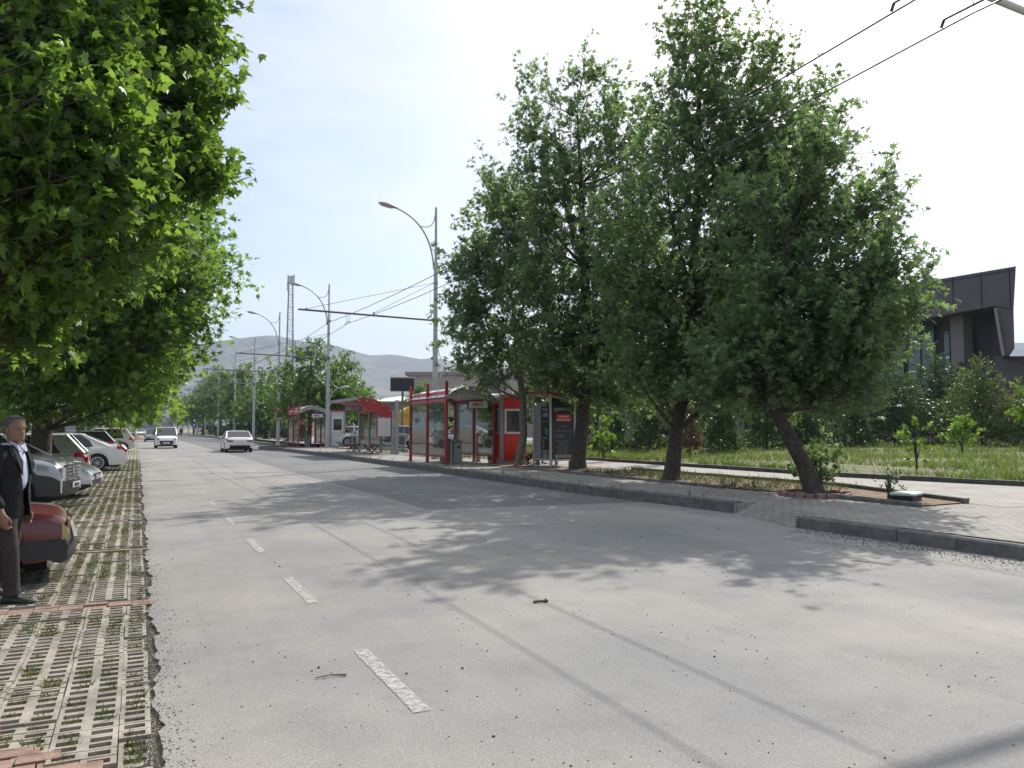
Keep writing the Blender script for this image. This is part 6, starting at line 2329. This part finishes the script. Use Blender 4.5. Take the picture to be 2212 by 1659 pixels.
def person(label, loc, rz, name="person"):
    """man in mid-stride, local +x is his walking direction, +y his left; head turned towards his right"""
    r = thing(name, label, "person", loc, rz)
    pel, chest, neck = (0, 0, .93), (.0, 0, 1.25), (.01, 0, 1.46)
    hipR, hipL = (0, -.095, .90), (0, .095, .90)
    kR, kL = (.09, -.10, .50), (-.03, .10, .50)
    aR, aL = (.12, -.10, .09), (-.20, .10, .13)
    shR, shL = (0, -.19, 1.40), (0, .19, 1.40)
    eR, eL = (-.03, -.255, 1.12), (-.05, .25, 1.12)
    wR, wL = (.07, -.245, .88), (.02, .24, .88)
    me = skinned("body", [[(pel, (.11, .09)), (chest, (.12, .09)), ((0, 0, 1.38), (.10, .075)), (neck, .060), ((.03, 0, 1.55), .055)],
                          [(pel, (.13, .10)), (hipR, .085), (kR, .058), (aR, .036), ((.20, -.10, .035), .020)],
                          [(pel, (.13, .10)), (hipL, .085), (kL, .058), (aL, .036), ((-.12, .10, .055), .020)],
                          [((0, 0, 1.38), (.13, .09)), (shR, .058), (eR, .044), (wR, .031), ((.105, -.245, .80), .034)],
                          [((0, 0, 1.38), (.13, .09)), (shL, .058), (eL, .044), (wL, .031), ((.05, .24, .80), .034)]], M['skin'], None, 1)
    mb = MB()
    mb.add([tuple(v.co) for v in me.vertices], [tuple(p.vertices) for p in me.polygons])
    HY = -.45
    head_mesh(mb, (.035, 0, 1.635), HY, 1.0)
    # hands: palm, four curled fingers, thumb
    for (hx, hy, hz), sd in (((.105, -.245, .80), -1), ((.05, .24, .80), 1)):
        mb.ell((hx, hy, hz), (.042, .022, .05), 10, 7)
        for k in range(4):
            fx_ = hx - .030 + .02 * k
            ln = (.060, .072, .068, .052)[k]
            mb.tube([(fx_, hy, hz - .035), (fx_ + .006, hy - sd * .006, hz - .035 - ln * .5), (fx_ + .012, hy - sd * .030, hz - .035 - ln * .75), (fx_ + .014, hy - sd * .046, hz - .035 - ln * .62)], [.0095, .009, .008, .0065], 7)
        mb.tube([(hx + .030, hy, hz + .02), (hx + .052, hy - sd * .012, hz - .015), (hx + .046, hy - sd * .030, hz - .045)], [.012, .0105, .008], 7)
    mb.build("body", M['skin'], r, smooth=60)
    # hair: greying cap, full at the back, above the ears
    ca, sa = math.cos(HY), math.sin(HY)
    mh = MB()
    secs = []
    for z, rx0, ry, cx, front in ((-.045, .092, .078, -.022, -.1), (-.01, .100, .085, -.018, -.05), (.03, .106, .088, -.014, .15), (.065, .110, .090, -.010, .42), (.095, .104, .085, -.012, .70), (.118, .086, .071, -.014, .90), (.132, .056, .048, -.014, 1.0), (.137, .02, .018, -.014, 1.0)):
        row = []
        for k in range(28):
            q = 2 * math.pi * k / 28
            f = math.cos(q)
            rr = 1.0 + .035 * math.sin(7 * q + 30 * z)
            x = cx + rx0 * rr * f
            if f > front:
                x = cx + rx0 * front
            y = ry * rr * math.sin(q)
            row.append((.035 + x * ca - y * sa, x * sa + y * ca, 1.635 + z))
        secs.append(row)
    mh.loft(secs)
    mh.build("hair", M['hairgrey'], r, smooth=60)
    me_ = MB()
    for sd in (1, -1):
        for (x, y, z, a, b, c_) in ((.088, sd * .032, .006, .007, .013, .006), (.096, sd * .032, .026, .006, .018, .005)):
            q = MB().ell((x, y, z), (a, b, c_), 8, 6)
            me_.add([(.035 + v[0] * ca - v[1] * sa, v[0] * sa + v[1] * ca, 1.635 + v[2]) for v in q.v], q.f)
    q = MB().ell((.098, 0, -.050), (.010, .026, .006), 10, 6)      # moustache
    me_.add([(.035 + v[0] * ca - v[1] * sa, v[0] * sa + v[1] * ca, 1.635 + v[2]) for v in q.v], q.f)
    me_.build("eyes_and_brows", M['hairgrey'], r, smooth=60)
    # shirt with collar, visible in the jacket's opening
    skinned("shirt", [[((0.03, 0, 1.0), (.155, .125)), ((.04, 0, 1.25), (.165, .125)), ((.03, 0, 1.38), (.14, .10)), ((.02, 0, 1.475), .074)]], M['shirt'], r)
    m = MB()
    for sd in (1, -1):
        m.prism([(.07, sd * .015, 1.475), (.085, sd * .075, 1.50), (.03, sd * .085, 1.525), (.11, sd * .07, 1.43), (.13, sd * .02, 1.42)], (.008, 0, .006))
    m.tube([(.07 * math.cos(q) + .005, .075 * math.sin(q), 1.495) for q in np.linspace(.5, 5.8, 14)], .014, 6)
    m.build("collar", M['shirt'], r)
    # jacket: open at the front
    secs = []
    for z, rx, ry, op in ((.80, .185, .225, .35), (.86, .18, .222, .32), (.95, .172, .215, .26), (1.05, .166, .208, .24), (1.15, .166, .212, .30), (1.25, .166, .220, .42), (1.33, .155, .222, .55), (1.40, .125, .195, .75), (1.45, .10, .135, .95), (1.49, .082, .095, 1.0)):
        row = []
        for k in range(25):
            q = op + (2 * math.pi - 2 * op) * k / 24
            wv = 1 + .018 * math.sin(5 * q + 9 * z)
            row.append((-.005 + rx * wv * math.cos(q), ry * wv * math.sin(q), z))
        for k in range(24, -1, -1):
            q = op + (2 * math.pi - 2 * op) * k / 24
            row.append((-.005 + (rx - .014) * math.cos(q), (ry - .014) * math.sin(q), z))
        secs.append(row)
    mj = MB().loft(secs)
    jk = mj.build("jacket", M['jacket'], r, smooth=60)
    for shp, e, w, sd in ((shR, eR, wR, -1), (shL, eL, wL, 1)):
        skinned("sleeve", [[((shp[0], shp[1] * .72, shp[2] + .01), .075), (shp, .082), (((shp[0] + e[0]) / 2, (shp[1] + e[1]) / 2, (shp[2] + e[2]) / 2), .070), (e, .064), (((e[0] + w[0]) / 2, (e[1] + w[1]) / 2, (e[2] + w[2]) / 2), .056), ((w[0] + .008, w[1], w[2] + .015), .050)]], M['jacket'], jk)
    m = MB()
    for sd in (1, -1):
        m.prism([(.155, sd * .075, 1.20), (.150, sd * .135, 1.30), (.09, sd * .13, 1.44), (.06, sd * .10, 1.49), (.085, sd * .085, 1.46), (.145, sd * .06, 1.33)], (.012, 0, .004))
    m.build("lapel", M['jacket'], jk)
    # trousers and shoes
    pe = (0, 0, .90)
    skinned("trousers", [[(pe, (.150, .125)), ((0, 0, .99), (.150, .118))],
                         [(pe, (.150, .125)), ((.02, -.10, .82), (.105, .098)), ((.055, -.105, .66), .090), (kR, .078), ((.105, -.105, .30), .074), ((.115, -.105, .12), .078), ((.12, -.105, .055), .080)],
                         [(pe, (.150, .125)), ((-.01, .10, .82), (.105, .098)), ((-.02, .105, .66), .090), (kL, .078), ((-.11, .105, .33), .074), ((-.185, .105, .15), .078), ((-.20, .105, .095), .080)]], M['trousers'], r)
    for (x, y, z, pitch) in ((.12, -.105, 0, 0), (-.20, .105, .035, -.28)):
        secs = []
        for t, w_, hh in ((-.10, .028, .055), (-.08, .038, .075), (-.02, .042, .085), (.05, .044, .070), (.12, .050, .052), (.18, .044, .040), (.215, .022, .028)):
            row = []
            for k in range(12):
                q = 2 * math.pi * k / 12
                px, pz = t, max(0.0, hh * .5 + hh * .62 * math.sin(q))
                row.append((x + px * math.cos(pitch) + pz * math.sin(-pitch) * .5, y + w_ * math.cos(q), z + pz * math.cos(pitch) + px * math.sin(pitch) + .002 + (.03 if pitch else 0)))
            secs.append(row)
        MB().loft(secs).build("shoe", M['shoe'], r, smooth=50)
    return r


man = person("grey haired man in dark jacket and pale blue shirt walking along the grass pavers", (-1.09, 8.92, 0), -.40)
f2 = dup(man, "tiny figure in dark clothes standing at the road's far right kerb", (8.2, 176, 0), 1.4)

# ================================================================== HAZE
hm = bpy.data.materials.new("haze_air")
hm.use_nodes = True
N, L = nodes(hm)
N.remove(N["Principled BSDF"])
pv = N.new("ShaderNodeVolumePrincipled")
pv.inputs["Color"].default_value = (0.56, 0.73, 1.0, 1)
pv.inputs["Density"].default_value = 0.00020
pv.inputs["Anisotropy"].default_value = 0.1
L.new(pv.outputs["Volume"], N["Material Output"].inputs["Volume"])
tag(MB().box(-3600, 3600, -400, 3600, -12, 420).build("haze", hm), kind="stuff")
